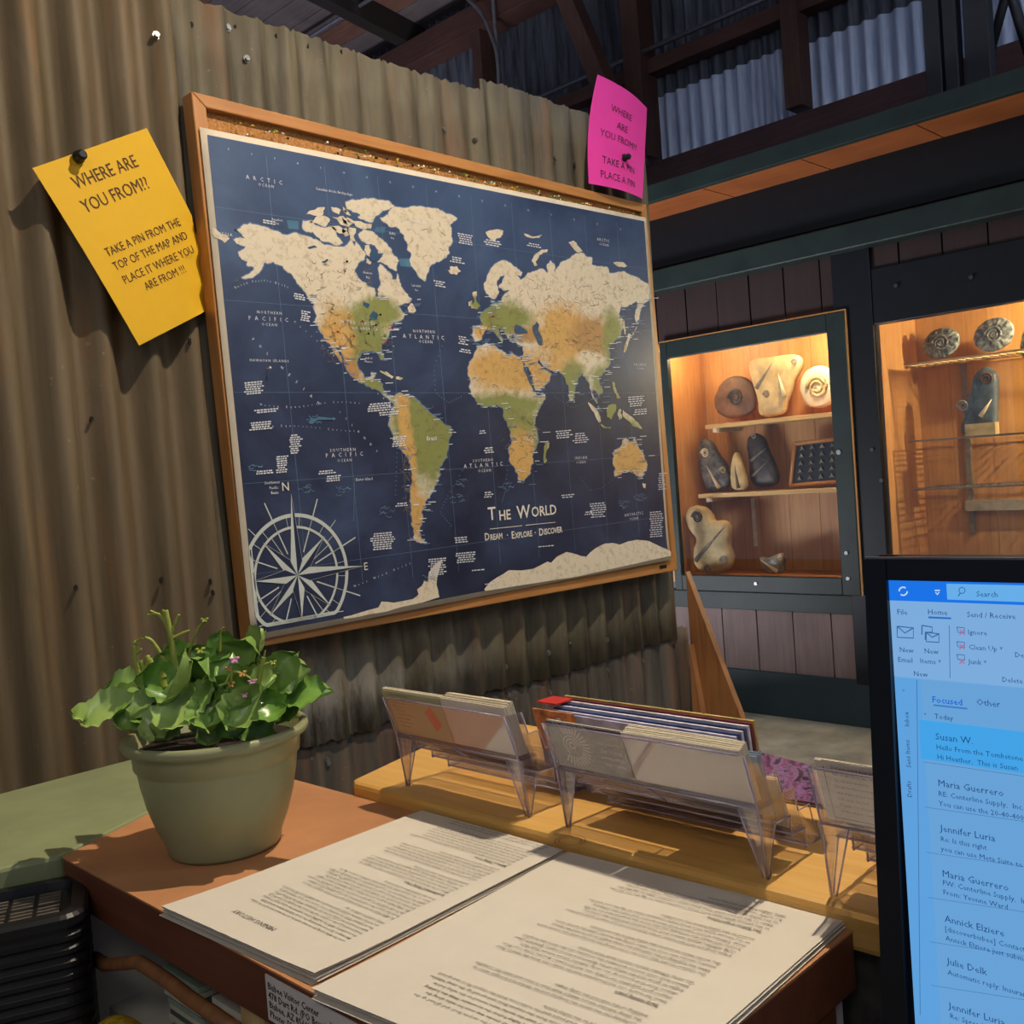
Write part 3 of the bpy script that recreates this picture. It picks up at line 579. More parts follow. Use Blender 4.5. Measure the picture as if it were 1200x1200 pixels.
# right-hand corner tucked behind the board: clip the sheet where the frame covers it
bm = bmesh.new(); G = []
for j in range(13):
    G.append([])
    for i in range(9):
        u, v_ = i/8, j/12; p = ya.lerp(yb, u).lerp(yd.lerp(yc, u), v_); p.y += .0*u-.004*math.sin(v_*3.1)*(1-u)
        if p.x > .806: p.y = max(p.y, 1.4668)
        G[j].append(bm.verts.new(p))
for j in range(12):
    for i in range(8): bm.faces.new((G[j][i], G[j+1][i], G[j+1][i+1], G[j][i+1]))
obj('paper_sheet', bm, m_yel, ny, smooth=True)
YP_ = Vector((0, 1.449, 0)); yr = (yb-ya); yr.y = 0; yu = (ya-yd); yu.y = 0
bm = bmesh.new()
def ytext(s, px, py, size, al='LEFT'):
    k = len(bm.verts); a0 = P2(px, py, YP_.y); text(bm, s, a0, yr, yu, size*.97, al, xs=.77); bm.verts.ensure_lookup_table()
    for v in bm.verts[k:]:
        q1 = Vector((v.co.x-ya.x, 0, v.co.z-ya.z)); e1 = yb-ya; e2 = yd-ya; det = e1.x*e2.z-e1.z*e2.x
        u = (q1.x*e2.z-q1.z*e2.x)/det; w_ = (e1.x*q1.z-e1.z*q1.x)/det
        v.co.y = (ya.lerp(yb, u).lerp(yd.lerp(yc, u), w_)).y-.004*math.sin(w_*3.1)*(1-u)-.0006
ytext('WHERE ARE', 90, 222, .0272); ytext('YOU FROM??', 100, 250, .0272)
obj('heading_lettering', bm, flat('notice_ink', '4a2c12', .7, var=0), ny); bm = bmesh.new()
ytext('TAKE A PIN FROM THE', 125, 301.5, .0182); ytext('TOP OF THE MAP AND', 134, 318, .0182); ytext('PLACE IT WHERE YOU', 145, 334, .0182); ytext('ARE FROM !!!', 171, 341, .0182)
obj('lettering', bm, flat('notice_ink', '4a2c12', .7, var=0), ny)
# pink sheet, curled, at the board's top right corner
pa, pb, pc, pd = P2(705, 85, 1.425), P2(763, 125, 1.42), P2(753, 233, 1.422), P2(690, 215, 1.425)
np_ = thing('paper_notice', 'pink paper notice WHERE ARE YOU FROM above the right corner of the map', 'notice')
bm = bmesh.new(); G = []
def pinkpt(u, v_, off=0):
    p = pa.lerp(pb, u).lerp(pd.lerp(pc, u), v_); p.x += -.016*math.sin(v_*3.14)*(1-u)*1.0; p.y += -.03*math.sin(u*3.14)*.4-.012*v_+.012-off; return p
for j in range(13): G.append([bm.verts.new(pinkpt(i/8, j/12)) for i in range(9)])
for j in range(12):
    for i in range(8): bm.faces.new((G[j][i], G[j+1][i], G[j+1][i+1], G[j][i+1]))
obj('paper_sheet', bm, m_pink, np_, smooth=True)
bm = bmesh.new()
for s, u0, v0, sz in [('WHERE', .28, .28, .026), ('ARE', .40, .42, .026), ('YOU FROM??', .16, .545, .026), ('TAKE A PIN', .20, .79, .026), ('PLACE A PIN', .17, .925, .026)]:
    k = len(bm.verts); text(bm, s, (0, 0, 0), (1, 0, 0), (0, 1, 0), sz, 'LEFT', xs=.80); bm.verts.ensure_lookup_table()
    for v in bm.verts[k:]: v.co = pinkpt(u0+v.co.x/.187, v0-v.co.y/.27, .0007)
    if s == 'YOU FROM??': obj('heading_lettering', bm, flat('notice_ink_pink', '3c1230', .7, var=0), np_); bm = bmesh.new()
obj('lettering', bm, flat('notice_ink_pink', '3c1230', .7, var=0), np_)
def magnet(px, py, y, label, r=.0095):
    m_ = thing('push_pin', label, 'push pin'); p = P(px, py, 1, y)
    bm = bmesh.new(); tube(bm, [p, p+Vector((0, -.003, 0)), p+Vector((0, -.006, 0)), p+Vector((0, -.013, 0)), p+Vector((0, -.016, 0))], [r, r*.95, r*.62, r*.8, r*.45], 20)
    obj('head', bm, black, m_); bm = bmesh.new(); tube(bm, [p+Vector((0, .02, 0)), p], .0008, 6); obj('needle', bm, m_screw, m_); return m_
magnet(92, 184, 1.446, 'round black magnet holding the yellow notice'); magnet(732, 185, 1.412, 'square black magnet on the pink notice', .009)

# ================================================================== COUNTER, BENCH, SHELF
m_ctr = flat('orange_laminate', 'bd8458', .5, var=.08, scale=14); m_ctr_edge = wood('counter_edge', ['552c1a', '683a26', '78482f'], 'y', .5, bmp=.1)
ct = thing('counter_desk', 'orange-brown laminate counter under the plant and papers', 'counter')
poly = [(.361, .335), (.6475, .335), (.6325, 1.13), (.361, 1.004)]
obj('counter_edge', pr([(x, y, -.378) for x, y in poly], (0, 0, .0405)), m_ctr_edge, ct, bevel=.001)
obj('counter_top', pr([(x, y, -.3375) for x, y in poly], (0, 0, .0015)), m_ctr, ct)
m_white = flat('white_melamine', 'c4c0b8', .5, var=.05); m_wood_l = wood('pale_wood', ['a98a58', 'c2a36c', 'd2b57e'], 'z')
obj('back_panel', bx(.62, .635, .34, 1.0, FLOOR, -.379), m_white, ct)
obj('lower_shelf', bx(.385, .62, .70, .985, -.500, -.488), m_white, ct); obj('lower_shelf', bx(.385, .62, .35, .665, -.56, -.548), m_white, ct)
obj('upright', bx(.372, .62, .665, .70, FLOOR, -.379), m_wood_l, ct); obj('side_panel', bx(.372, .62, .985, .999, FLOOR, -.379), m_white, ct); obj('side_panel', bx(.372, .62, .337, .35, FLOOR, -.379), m_ctr_edge, ct)
# address label on the counter edge
lab = thing('address_label', 'white visitor centre address strip stuck on the counter edge', 'label')
a0 = P(311, 1141, 0, .3603); z1 = a0.z; z0 = z1-.033
obj('strip', bx(.3598, .3608, .34, a0.y, z0, z1), flat('label_paper', 'cfc6bc', .6, var=.02), lab)
bm = bmesh.new()
for i, s in enumerate(['Bisbee Visitor Center', '478 Dart Rd. (PO Box 1642)', 'Bisbee, AZ 85603', 'Phone: 520-432-3554']):
    text(bm, s, (.3595, a0.y-.003, z1-.0095-i*.0068), (0, -1, 0), (0, 0, 1), .0072, bold=.00008)
text(bm, 'Web Page: www.discoverbisbee.com', (.3595, a0.y-.079, z1-.014), (0, -1, 0), (0, 0, 1), .0085, bold=.0001)
obj('lettering', bm, ink, lab)
# green bench top
m_green = flat('green_paint', '888f68', .5, var=.1, scale=9, bmp=.3)
bpts = [(-1.2, 1.10), (-.1, 1.095), (.2, 1.08), (.302, 1.026), (.361, 1.008), (.42, 1.034), (.481, 1.063), (.56, 1.10), (.60, 1.13), (.612, 1.30), (.2, 1.296), (-1.2, 1.29)]
bn = thing('green_bench', 'pale green painted plank bench against the corrugated wall', 'bench')
obj('bench_top', pr([(x, y, -.366) for x, y in bpts], (0, 0, .031)), m_green, bn, bevel=.004)
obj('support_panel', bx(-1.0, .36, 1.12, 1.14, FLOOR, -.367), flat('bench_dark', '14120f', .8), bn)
# pine shelf
m_pine = wood('pine', ['b8863c', 'cf9d50', 'dbb066'], 'y', .42, knots=True, bmp=.12)
sh = thing('pine_shelf', 'varnished pine plank shelf under the clear card holders', 'shelf')
obj('shelf_board', pr([(x, y, -.352) for x, y in [(.6575, -.25), (.92, -.25), (.92, .985), (.783, .955), (.645, .919), (.6375, .905)]], (0, 0, .030)), m_pine, sh, bevel=.005)
obj('bracket', bx(.681, .9, .60, .63, -.42, -.352), m_pine, sh); obj('bracket', bx(.681, .9, .10, .13, -.42, -.352), m_pine, sh)
obj('support_panel', bx(.665, .68, -.2, .88, FLOOR, -.353), flat('dark_floor_standin', '45423f', .9, var=.3, scale=40), sh)  # raised and coloured dark mottled to stand in for the dark floor behind
bm = bmesh.new(); p = P(668, 985, 2, -.3219)
for r in (.0135, .010): ribbon(bm, [p+Vector((r*math.cos(k*.2618), r*math.sin(k*.2618), 0)) for k in range(25)], .0008, (0, 0, 1))
obj('ring_stain', bm, flat('stain', '9a6030', .5), sh)['label'] = 'ring mark in the varnish'

# ================================================================== PAPERS
m_paper = flat('paper_white', 'cfc6b6', .75, var=.015)
def stack(c, label, n, seed):
    """c: four corners (x,y) near-left order: title end first"""
    th = thing('document_stack', label, 'papers'); r_ = random.Random(seed)
    for i in range(n):
        dx, dy = r_.uniform(-.0025, .0025), r_.uniform(-.0025, .0025); z = -.3358+i*.0012
        if i == n-1: dx = dy = 0
        bm = bmesh.new(); G = []
        for j in range(9):
            G.append([])
            for k in range(7):
                u, v_ = j/8, k/6
                p = Vector(c[0]).lerp(Vector(c[1]), u).lerp(Vector(c[3]).lerp(Vector(c[2]), u), v_)
                lift = .0030*max(0, 1-u*5)*(i/n)+.0015*max(0, v_*5-4)*(1-u)*(i/n)
                G[j].append(bm.verts.new((p.x+dx, p.y+dy, z+lift)))
        for j in range(8):
            for k in range(6): bm.faces.new((G[j][k], G[j][k+1], G[j+1][k+1], G[j+1][k]))
        o = obj('sheet', bm, m_paper, th); o.modifiers.new('t', 'SOLIDIFY').thickness = .0005
    return th
s1 = [(.3575, .789), (.637, .791), (.637, .598), (.368, .586)]
s2 = [(.366, .578), (.637, .596), (.651, .340), (.400, .3385)]
st1 = stack(s1, 'stapled white pages headed MINING HISTORY on the counter', 5, 1); st2 = stack([(.356, .572), (.636, .592), (.651, .342), (.378, .330)], 'white pages about early beginnings at the counter front edge', 5, 2)
def dtext(bm, s, x, y, size, c, zt, bold=0):
    rt = Vector((c[0][0]-c[3][0], c[0][1]-c[3][1], 0)); up = Vector((c[0][0]-c[1][0], c[0][1]-c[1][1], 0)); up = up.normalized(); rt = Vector((-up.y*-1, up.x*-1, 0))
    rt = Vector((up.y, -up.x, 0))
    if rt.y < 0: rt = -rt
    text(bm, s, (x, y, zt), rt, up, size, bold=bold)
LOR = ("With the building of the railroad the camp began to grow and the mines of the district produced copper gold and silver for nearly one hundred years and the town rose from the canyon floor "
 "and spread up the steep hillsides where miners built their houses and stairs the company ran the store the hospital and the library and brought water to the streets while men from many countries came to dig the ore "
 "and the smelter smoke was seen for miles along the border until the works were moved to the valley below the mountains ").split()
def para(bm, c, x, y0, lines, width, size, zt, r_, step, indent=.0):
    for i in range(lines):
        s = ''; k = r_.randrange(len(LOR)); L = width*(1 if i < lines-1 else r_.uniform(.35, .8))
        while len(s)*size*.52 < L: s += LOR[k % len(LOR)]+' '; k += 1
        dtext(bm, s.strip(), x+i*step, y0, size, c, zt)
r_ = random.Random(5)
bm = bmesh.new(); ZT = -.3299
dtext(bm, 'MINING HISTORY', .393, .672, .0075, s1, ZT+.0004)
bm2 = bm
x = .413; 
for hd, ln in [(None, 8), (None, 9), ('Lost Brothers Mining Claim', 5), (None, 6), ('Bisbee a Mining Town', 7), (None, 3)]:
    if hd: dtext(bm, hd, x, .612, .0044, s1, ZT, .0001); x += .0055
    para(bm, s1, x, .612, ln, .148, .0043, ZT, r_, .0052); x += ln*.0052+.0042
ribbon(bm, [Vector((.385, .602, ZT+.001)), Vector((.386, .592, ZT+.001))], .0008, (0, 0, 1))
obj('lettering', bm, flat('doc_ink', '4e483f', .6, var=0), st1)
bm = bmesh.new(); x = .392; c2 = [(.356, .572), (.636, .592), (.651, .342), (.378, .330)]
dtext(bm, 'HISTORY BEGINNINGS', .398, .436, .0056, c2, ZT, .0001); x = .405
for hd, ln, txt in [(None, 7, None), (None, 3, None), ('Early mining years', 6, None), (None, 4, None), (None, 6, None), ('The Bisbee Deportation', 5, None)]:
    if hd: dtext(bm, hd, x, .378, .0044, c2, ZT, .0001); x += .0065
    para(bm, c2, x, .376, ln, .165, .0045, ZT, r_, .0058); x += ln*.0058+.0075
obj('lettering', bm, flat('doc_ink', '4e483f', .6, var=0), st2)

# ================================================================== POTTED PLANT
PX, PY, PZ = .472, .890, -.336
pot = thing('potted_plant', 'kalanchoe with scalloped green leaves in a sage green plastic pot', 'plant')
prof = [(0, .002), (.047, .002), (.050, .0), (.053, .004), (.0545, .012), (.0615, .028), (.0685, .050), (.0730, .072), (.0745, .084), (.0745, .086), (.0775, .088), (.0785, .104), (.0790, .105), (.0860, .107), (.0875, .110), (.0870, .1145), (.0840, .1165), (.0790, .114), (.0775, .098), (.070, .094), (0, .093)]
m_pot = flat('pot_sage', '8f9069', .38, var=.03)
o = obj('pot', lathe(prof, 72, PX, PY, PZ), m_pot, pot, smooth=True)
o = obj('soil', lathe([(0, .1), (.05, .101), (.0772, .099)], 32, PX, PY, PZ), flat('soil', '2a2018', .95, var=.4, scale=150, bmp=1), pot)
m, t, b = new('leaf_green'); f = noise(t, coords(t), 40, 4); oi = N(t, 'ShaderNodeObjectInfo')
c = ramp(t, f, [(.3, lin('46722a')), (.7, lin('769f42'))]); c = mix(t, oi.outputs['Random'], c, lin('98b060')); 
t.links.new(c, b.inputs['Base Color']); b.inputs['Roughness'].default_value = .32; b.inputs['Subsurface Weight'].default_value = .12; b.inputs['Subsurface Radius'].default_value = (.01, .02, .004); b.inputs['Subsurface Scale'].default_value = .3
m_leaf = m
def leafmesh(L, W, cup, bend, seed):
    r2 = random.Random(seed); bm = bmesh.new(); top = []; nl, nw = 14, 8
    for i in range(nl+1):
        u = i/nl; wd = W*math.sin(math.pi*min(1, (u*.93+.035))**1.35)**.75 if u < 1 else .02*W
        wd *= 1+.12*math.cos(u*7*2*math.pi/1.6+seed)*(u > .2); row = []
        for k in range(nw+1):
            s = (k/nw)*2-1; z = cup*s*s*W+bend*u*u*L+.05*W*math.sin(u*9+s*3+seed)
            x = u*L+(.04*L*math.cos(s*6+seed) if u > .9 else 0)
            row.append(bm.verts.new((x, s*wd/1.0, z)))
        top.append(row)
    for i in range(nl):
        for k in range(nw): bm.faces.new((top[i][k], top[i+1][k], top[i+1][k+1], top[i][k+1]))
    tube(bm, [(-.018, 0, -.004), (-.006, 0, -.001), (.004, 0, 0)], [.0022, .002, .0015], 6)
    me = bpy.data.meshes.new('leaf'); bm.to_mesh(me); bm.free(); me.materials.append(m_leaf); me.shade_smooth(); return me
LM = [leafmesh(.052, .0225, c_, b_, s_) for c_, b_, s_ in [(.5, -.25, 1), (.6, .15, 2), (.35, -.4, 3), (.8, .05, 4), (.5, .3, 5), (.3, -.1, 6)]]
# leaf list: image x, y of the leaf's middle, heading in the picture (degrees, 0 right, 90 up), depth offset from the pot axis, size, roll
nv = Vector((_d.x, _d.y, 0)).normalized(); rv = Vector((nv.y, -nv.x, 0)); dist0 = nv.dot(Vector((PX, PY, 0)))
def PP(px, py, off=0):
    r = _d + _R*((px-600)/FPX) - _U*((py-600)/FPX); return r*((dist0+off)/(r.x*nv.x+r.y*nv.y))
def leaf(px, py, ang, off, sc, tilt, spin, k):
    """tilt: how much the blade faces the viewer/up"""
    a = math.radians(ang); X = (rv*math.cos(a)+Vector((0, 0, 1))*math.sin(a)-nv*spin).normalized()
    tilt *= .8; Nn = (Vector((0, 0, 1))*math.cos(tilt)-nv*math.sin(tilt)); Nn = (Nn-X*Nn.dot(X)).normalized(); Y = Nn.cross(X)
    c0 = PP(px, py, off)-X*.026*sc
    o = bpy.data.objects.new('leaf', LM[k % 6]); C.objects.link(o); o.parent = pot
    M = Matrix(((X.x, Y.x, Nn.x, c0.x), (X.y, Y.y, Nn.y, c0.y), (X.z, Y.z, Nn.z, c0.z), (0, 0, 0, 1))) @ Matrix.Diagonal((sc, sc, sc, 1)); o.matrix_basis = M
for i, a in enumerate([(128, 832, 185, -.02, 1.15, .75, .25), (112, 842, 190, .0, .8, .5, .1), (148, 802, 165, .02, .95, 1.0, .1), (188, 812, 150, -.035, 1.1, .9, .4), (222, 808, 35, -.045, 1.25, .7, .4), (200, 790, 110, .0, .95, 1.1, .2),
     (170, 826, 200, -.03, .8, .8, .3), (240, 795, 60, -.02, 1.0, 1.1, .2), (262, 800, 80, -.01, 1.0, 1.2, .2), (290, 832, 230, -.055, 1.0, 1.25, .4), (318, 828, 300, -.04, .8, 1.1, .4), (305, 800, 30, -.02, .85, .9, .2),
     (328, 795, 60, .01, 1.15, 1.25, .1), (345, 802, 25, -.02, 1.0, .9, .2), (352, 812, 30, -.04, 1.0, .7, .3), (290, 775, 70, .03, 1.1, 1.2, .0), (305, 765, 40, .04, 1.0, .8, .1), (262, 765, 100, .05, .9, 1.3, .0),
     (235, 782, 120, .04, 1.0, .9, .1), (210, 778, 140, .05, .9, .8, .1), (180, 790, 150, .05, .9, .9, .0), (250, 830, 270, -.05, 1.0, 1.2, .5), (215, 835, 240, -.05, 1.0, 1.1, .5), (190, 845, 215, -.05, .9, 1.0, .5),
     (270, 838, 280, -.05, .9, 1.3, .5), (165, 845, 200, -.02, .9, .9, .3), (233, 815, 200, -.05, .8, 1.2, .4), (275, 815, 330, -.04, .9, 1.1, .3), (330, 838, 330, -.03, .8, .9, .3), (248, 845, 260, -.04, .9, 1.2, .4),
     (300, 850, 300, -.04, .8, 1.2, .4), (205, 850, 230, -.05, .8, 1.1, .4), (260, 818, 300, .0, 1.1, 1.2, .2), (225, 825, 120, .0, 1.1, 1.1, .2), (190, 822, 150, .01, 1.1, 1.1, .2), (300, 820, 60, .01, 1.1, 1.2, .2), (340, 820, 20, .02, 1, 1.1, .2), (155, 830, 160, .02, 1, 1.1, .2)]):
    leaf(a[0], a[1], a[2], a[3], a[4]*.9, a[5], a[6], i)
m_stem = flat('stem_yellowgreen', '97a044', .45, var=.12, scale=80); m_fl = flat('flower_pink', 'c98fb0', .6); m_dry = flat('flower_dry', 'b08a4a', .7)
def stem(pts, off, r=.0022, nm='flower_stem'):
    bm = bmesh.new(); P_ = [PP(x, y, off) for x, y in pts]
    # smooth the path
    for _ in range(2):
        Q = [P_[0]]
        for a, b_ in zip(P_, P_[1:]): Q += [a.lerp(b_, .25), a.lerp(b_, .75)]
        P_ = Q+[P_[-1]]
    n = len(P_); tube(bm, P_, [r*(1.15-.45*i/n) for i in range(n)], 8); obj(nm, bm, m_stem, pot)
stem([(207, 815), (205, 780), (201, 750), (194, 715)], -.01, .0034)
for e in [[(200, 745), (190, 722), (176, 716)], [(201, 742), (206, 728), (210, 720)], [(194, 728), (186, 718), (173, 721)], [(203, 748), (214, 742), (222, 739)], [(196, 730), (192, 720), (191, 714)]]: stem(e, -.01, .0016, 'bud_stalk')
stem([(215, 800), (222, 760), (232, 735), (240, 728)], .02, .0014); stem([(195, 780), (186, 762), (178, 750), (170, 747)], .0, .0020); stem([(165, 800), (158, 775), (157, 755), (160, 752)], -.01, .0026)
stem([(157, 756), (161, 750), (167, 748)], -.01, .0012, 'bud_stalk'); stem([(160, 765), (163, 762), (166, 761)], -.01, .0018, 'bud_stalk'); stem([(300, 812), (306, 785), (309, 770)], -.03, .0026); stem([(306, 780), (316, 776), (322, 782)], -.03, .0012, 'bud_stalk'); stem([(309, 772), (311, 762)], -.03, .0009, 'bud_stalk')
stem([(258, 765), (258, 740), (262, 735)], .04, .0012); stem([(265, 800), (272, 785), (290, 792), (296, 798)], -.05, .0012, 'bud_stalk'); stem([(272, 787), (268, 782), (264, 786)], -.05, .0010, 'bud_stalk'); stem([(272, 787), (271, 800)], -.05, .0013, 'bud_stalk')
for k, (x_, y_) in enumerate([(173, 787), (178, 780), (183, 790), (188, 784), (168, 782), (180, 796), (175, 776), (190, 795)]):
    stem([(x_+3, y_+10), (x_, y_), (x_-3, y_-8)], -.03, .0032, 'flower_bud')
def blossom(px, py, off, m_, s):
    bm = bmesh.new(); c0 = PP(px, py, off)
    for k in range(7):
        a = k*.9; dr = Vector((math.cos(a), math.sin(a), .6*math.cos(k*2.1))).normalized()
        tube(bm, [c0, c0+dr*s*.6, c0+dr*s], [s*.18, s*.34, s*.05], 6)
    obj('blossom', bm, m_, pot)
blossom(275, 774, -.05, m_fl, .0055); blossom(296, 800, -.05, m_fl, .0050); blossom(287, 815, -.06, m_fl, .0035); blossom(240, 727, .02, m_stem, .0045); blossom(271, 803, -.05, m_dry, .0045); blossom(284, 790, -.05, m_dry, .005); blossom(268, 784, -.05, m_dry, .004); blossom(320, 777, -.03, m_stem, .004); blossom(235, 763, .03, m_stem, .006)
based(pot)

# ================================================================== CLEAR CARD HOLDERS
m_acr = clear('clear_acrylic', (.975, .965, .98), .06, .04, .012, 'e8dcf0'); m_rim = clear('acrylic_edge', (.72, .66, .82), .5, .12, .35, 'd8cbe6')
PL = -.322
def holder(y0, y1, label):
    """business card holder seen from its tall back; y0 right end, y1 left end"""
    h = thing('card_holder', label, 'card holder', 'clear stepped card holders')
    # tiers: (x floor start, floor z, top z of the panel)
    T = [(.652, -.264, -.221), (.676, -.281, -.243), (.699, -.297, -.262), (.721, -.313, -.283)]; xe = .744
    e = .0022
    for i, (xf, zf, zt) in enumerate(T):
        xn = T[i+1][0] if i < 3 else xe
        bm = bmesh.new(); lean = -.014 if i == 0 else -.012
        prism(bm, [(xf+lean, y0, zt), (xf, y0, zf), (xf+e, y0, zf), (xf+lean+e, y0, zt)], (0, y1-y0, 0)); bmesh.ops.recalc_face_normals(bm, faces=bm.faces)
        obj('tier_panel', bm, m_acr, h)
        obj('tier_floor', bx(xf, xn, y0, y1, zf-e, zf), m_acr, h)
    obj('front_lip', pr([(xe-.006, y0, -.300), (xe, y0, -.315), (xe+e, y0, -.315), (xe-.006+e, y0, -.300)], (0, y1-y0, 0)), m_acr, h)
    prof = [(.638, -.221), (.652, -.264), (.660, PL+.0006), (.664, PL+.0006), (.676, -.2835), (.676, -.281), (.699, -.2835), (.699, -.2995), (.721, -.2995), (.721, -.3155), (.744, -.3155), (.738, -.300), (.730, -.300), (.712, -.283), (.706, -.262), (.690, -.262), (.683, -.243), (.668, -.243), (.661, -.221)]
    for yy in (y0, y1-e):
        obj('side_panel', pr([(x, yy, z) for x, z in prof], (0, e, 0)), m_acr, h)
        # splayed leg web, seen as a narrow V
        s = 1 if yy == y0 else -1; bm = bmesh.new(); yw = yy if s > 0 else yy+e
        prism(bm, [(.655, yw, -.266), (.655, yw+s*.020, -.266), (.661, yw+s*.004, PL+.0006), (.661, yw, PL+.0006)], (.0022, 0, 0)); bmesh.ops.recalc_face_normals(bm, faces=bm.faces); obj('leg', bm, m_acr, h)
    bm = bmesh.new(); r = .0009
    for yy in (y0+.001, y1-.001):
        tube(bm, [(x, yy, z) for x, z in [(.638, -.221), (.652, -.264), (.661, PL+.001)]], r, 6)
        tube(bm, [(x, yy, z) for x, z in [(.664, PL+.001), (.676, -.2835), (.699, -.2835), (.699, -.2995), (.721, -.2995), (.721, -.3155), (.744, -.3155), (.739, -.300)]], r, 6)
        tube(bm, [(x, yy, z) for x, z in [(.661, -.222), (.668, -.243), (.683, -.243), (.690, -.262), (.706, -.262), (.712, -.283), (.730, -.283), (.735, -.300)]], r*.8, 6)
        s = 1 if yy < (y0+y1)/2 else -1; tube(bm, [(.655, yy+s*.020, -.266), (.661, yy+s*.004, PL+.001)], r*.8, 6)
    tube(bm, [(.638, y0+.006, -.2205), (.638, y1-.006, -.2205)], r, 6)
    for xf, zf, zt in T: tube(bm, [(xf, y0, zf-.001), (xf, y1, zf-.001)], r, 6)
    ym = (y0+y1)/2; tube(bm, [(.652, ym, -.266), (.676, ym, -.283)], r, 6); tube(bm, [(.744, y0, -.3155), (.744, y1, -.3155)], r, 6)
    obj('rim', bm, m_rim, h)['label'] = 'lavender-tinted polished edges'
    based(h); return h
holder(.661, .843, 'left clear holder carrying the sage green and white cards')
holder(.408, .615, 'middle clear holder carrying the grey sun-emblem card')
holder(.150, .358, 'right clear holder beside the monitor, with a bordered white card')
def cards(y0, y1, x, z0, z1, n, th, mats, name, label, lean=-.016, tops=None, grp=None):
    t_ = thing(name, label, 'card stack' if n > 1 else 'card', grp)
    for i in range(n):
        xx = x+i*th; dz = random.uniform(-.0008, .0008)+.0006*i
        o = obj('card', pr([(xx+lean, y0+random.uniform(-.0006, .0006), z1+dz), (xx, y0, z0), (xx+th*.8, y0, z0), (xx+lean+th*.8, y0, z1+dz)], (0, y1-y0, 0)), mats if i == 0 or not tops else tops, t_)
    return t_
m_sage = flat('card_sage', '9c9a78', .6, var=.02); m_cardw = flat('card_white', 'c6bcb0', .6, var=.02); m_cream = flat('card_cream', 'd8cdb4', .6, var=.03); m_blue = flat('card_blue', '7f97b4', .6, var=.03); m_grey = flat('card_grey', '4e4f55', .55, var=.05); m_redp = flat('print_red', 'c9533e', .6, var=.03)
g = cards(.755, .846, .656, -.262, -.2135, 5, .0013, m_sage, 'card_stack', 'sage green cards with a red diamond in the left holder', tops=m_cream)
bm = bmesh.new()
def fc(y, k, d=.0004):     # point on a leaning card's near face: k 0 bottom .. 1 top
    z = -.262+.0485*k; return Vector((.656-.016*k-d, y, z))
ncd = Vector((-.9496, 0, -.313))
fill(bm, [fc(.774, .78), fc(.785, .60), fc(.776, .18), fc(.764, .36)]); obj('red_diamond', bm, m_redp, g)
bm = bmesh.new()
for i in range(9):
    k = .9-i*.09; text(bm, ['Open daily for tours', 'gallery and gift shop', 'fine handmade goods', 'Main Street', 'Old Town', 'come in and see us', 'custom framing', 'by appointment', 'thank you'][i], fc(.835-.002*(i % 3), k, .0006), (0, -1, 0), fc(.8, 1)-fc(.8, 0), .0036)
text(bm, 'the', fc(.774, .45, .0008), (0, -1, -.6), fc(.8, 1)-fc(.8, 0), .004)
obj('lettering', bm, ink, g); based(g)
g = cards(.664, .753, .656, -.262, -.2135, 9, .0014, m_cardw, 'card_stack', 'thick stack of blank white cards in the left holder', tops=m_cream); based(g)
g = cards(.67, .83, .680, -.279, -.245, 2, .0014, flat('card_rose', 'a87a68', .6), 'card_stack', 'low rose-tinted cards in the second step of the left holder'); based(g)
# middle holder
g = cards(.528, .612, .656, -.262, -.2185, 3, .0012, m_grey, 'card_stack', 'grey cards with a pale sun emblem in the middle holder', tops=m_cream)
bm = bmesh.new(); c0 = (.588, .52)
def fg(y, k, d=.0006): return Vector((.656-.016*k-d, y, -.262+.0435*k))
def fgv(dy, dz): return fg(c0[0]-dy, c0[1]+dz/.0435)
for r, wd in ((.003, .0012), (.0065, .0010), (.0095, .0010)): ribbon(bm, [fgv(r*math.cos(k*.35), r*math.sin(k*.35)) for k in range(19 if r < .004 else 13)], wd, ncd)
for k in range(22):
    a = -2.2+k*.2; ribbon(bm, [fgv(.0115*math.cos(a), .0115*math.sin(a)), fgv(.0205*math.cos(a), .0200*math.sin(a))], .0013, ncd)
for k in range(8): ribbon(bm, [fgv(-.016+k*.005, .018+.003*(k % 2)), fgv(-.013+k*.005, .022-.003*(k % 2)), fgv(-.011+k*.005, .018)], .0011, ncd)
for i, s in enumerate(['Native Art', 'Main Street', 'Bisbee, AZ', 'Open Daily', 'Jewelry']): text(bm, s, fg(.533, .25+i*.15), (0, 1, 0), fg(.5, 0)-fg(.5, 1), .0052)
obj('emblem', bm, flat('print_pale', 'aaa7a4', .6), g)['label'] = 'pale sun emblem and inverted lettering'; based(g)
g = cards(.414, .526, .656, -.262, -.2175, 8, .0014, m_cardw, 'card_stack', 'white card stack beside the grey card in the middle holder', tops=m_cream); based(g)
g = cards(.414, .50, .676+.003, -.279, -.228, 4, .0015, m_blue, 'card_stack', 'pale blue cards in the second step of the middle holder'); based(g)
g = cards(.412, .60, .703, -.295, -.252, 3, .0014, m_cream, 'card_stack', 'cream cards in the third step of the middle holder'); based(g)
g = cards(.43, .60, .725, -.312, -.280, 3, .0014, flat('card_brown', '7c4a30', .6), 'card_stack', 'brown cards in the lowest step of the middle holder'); based(g)
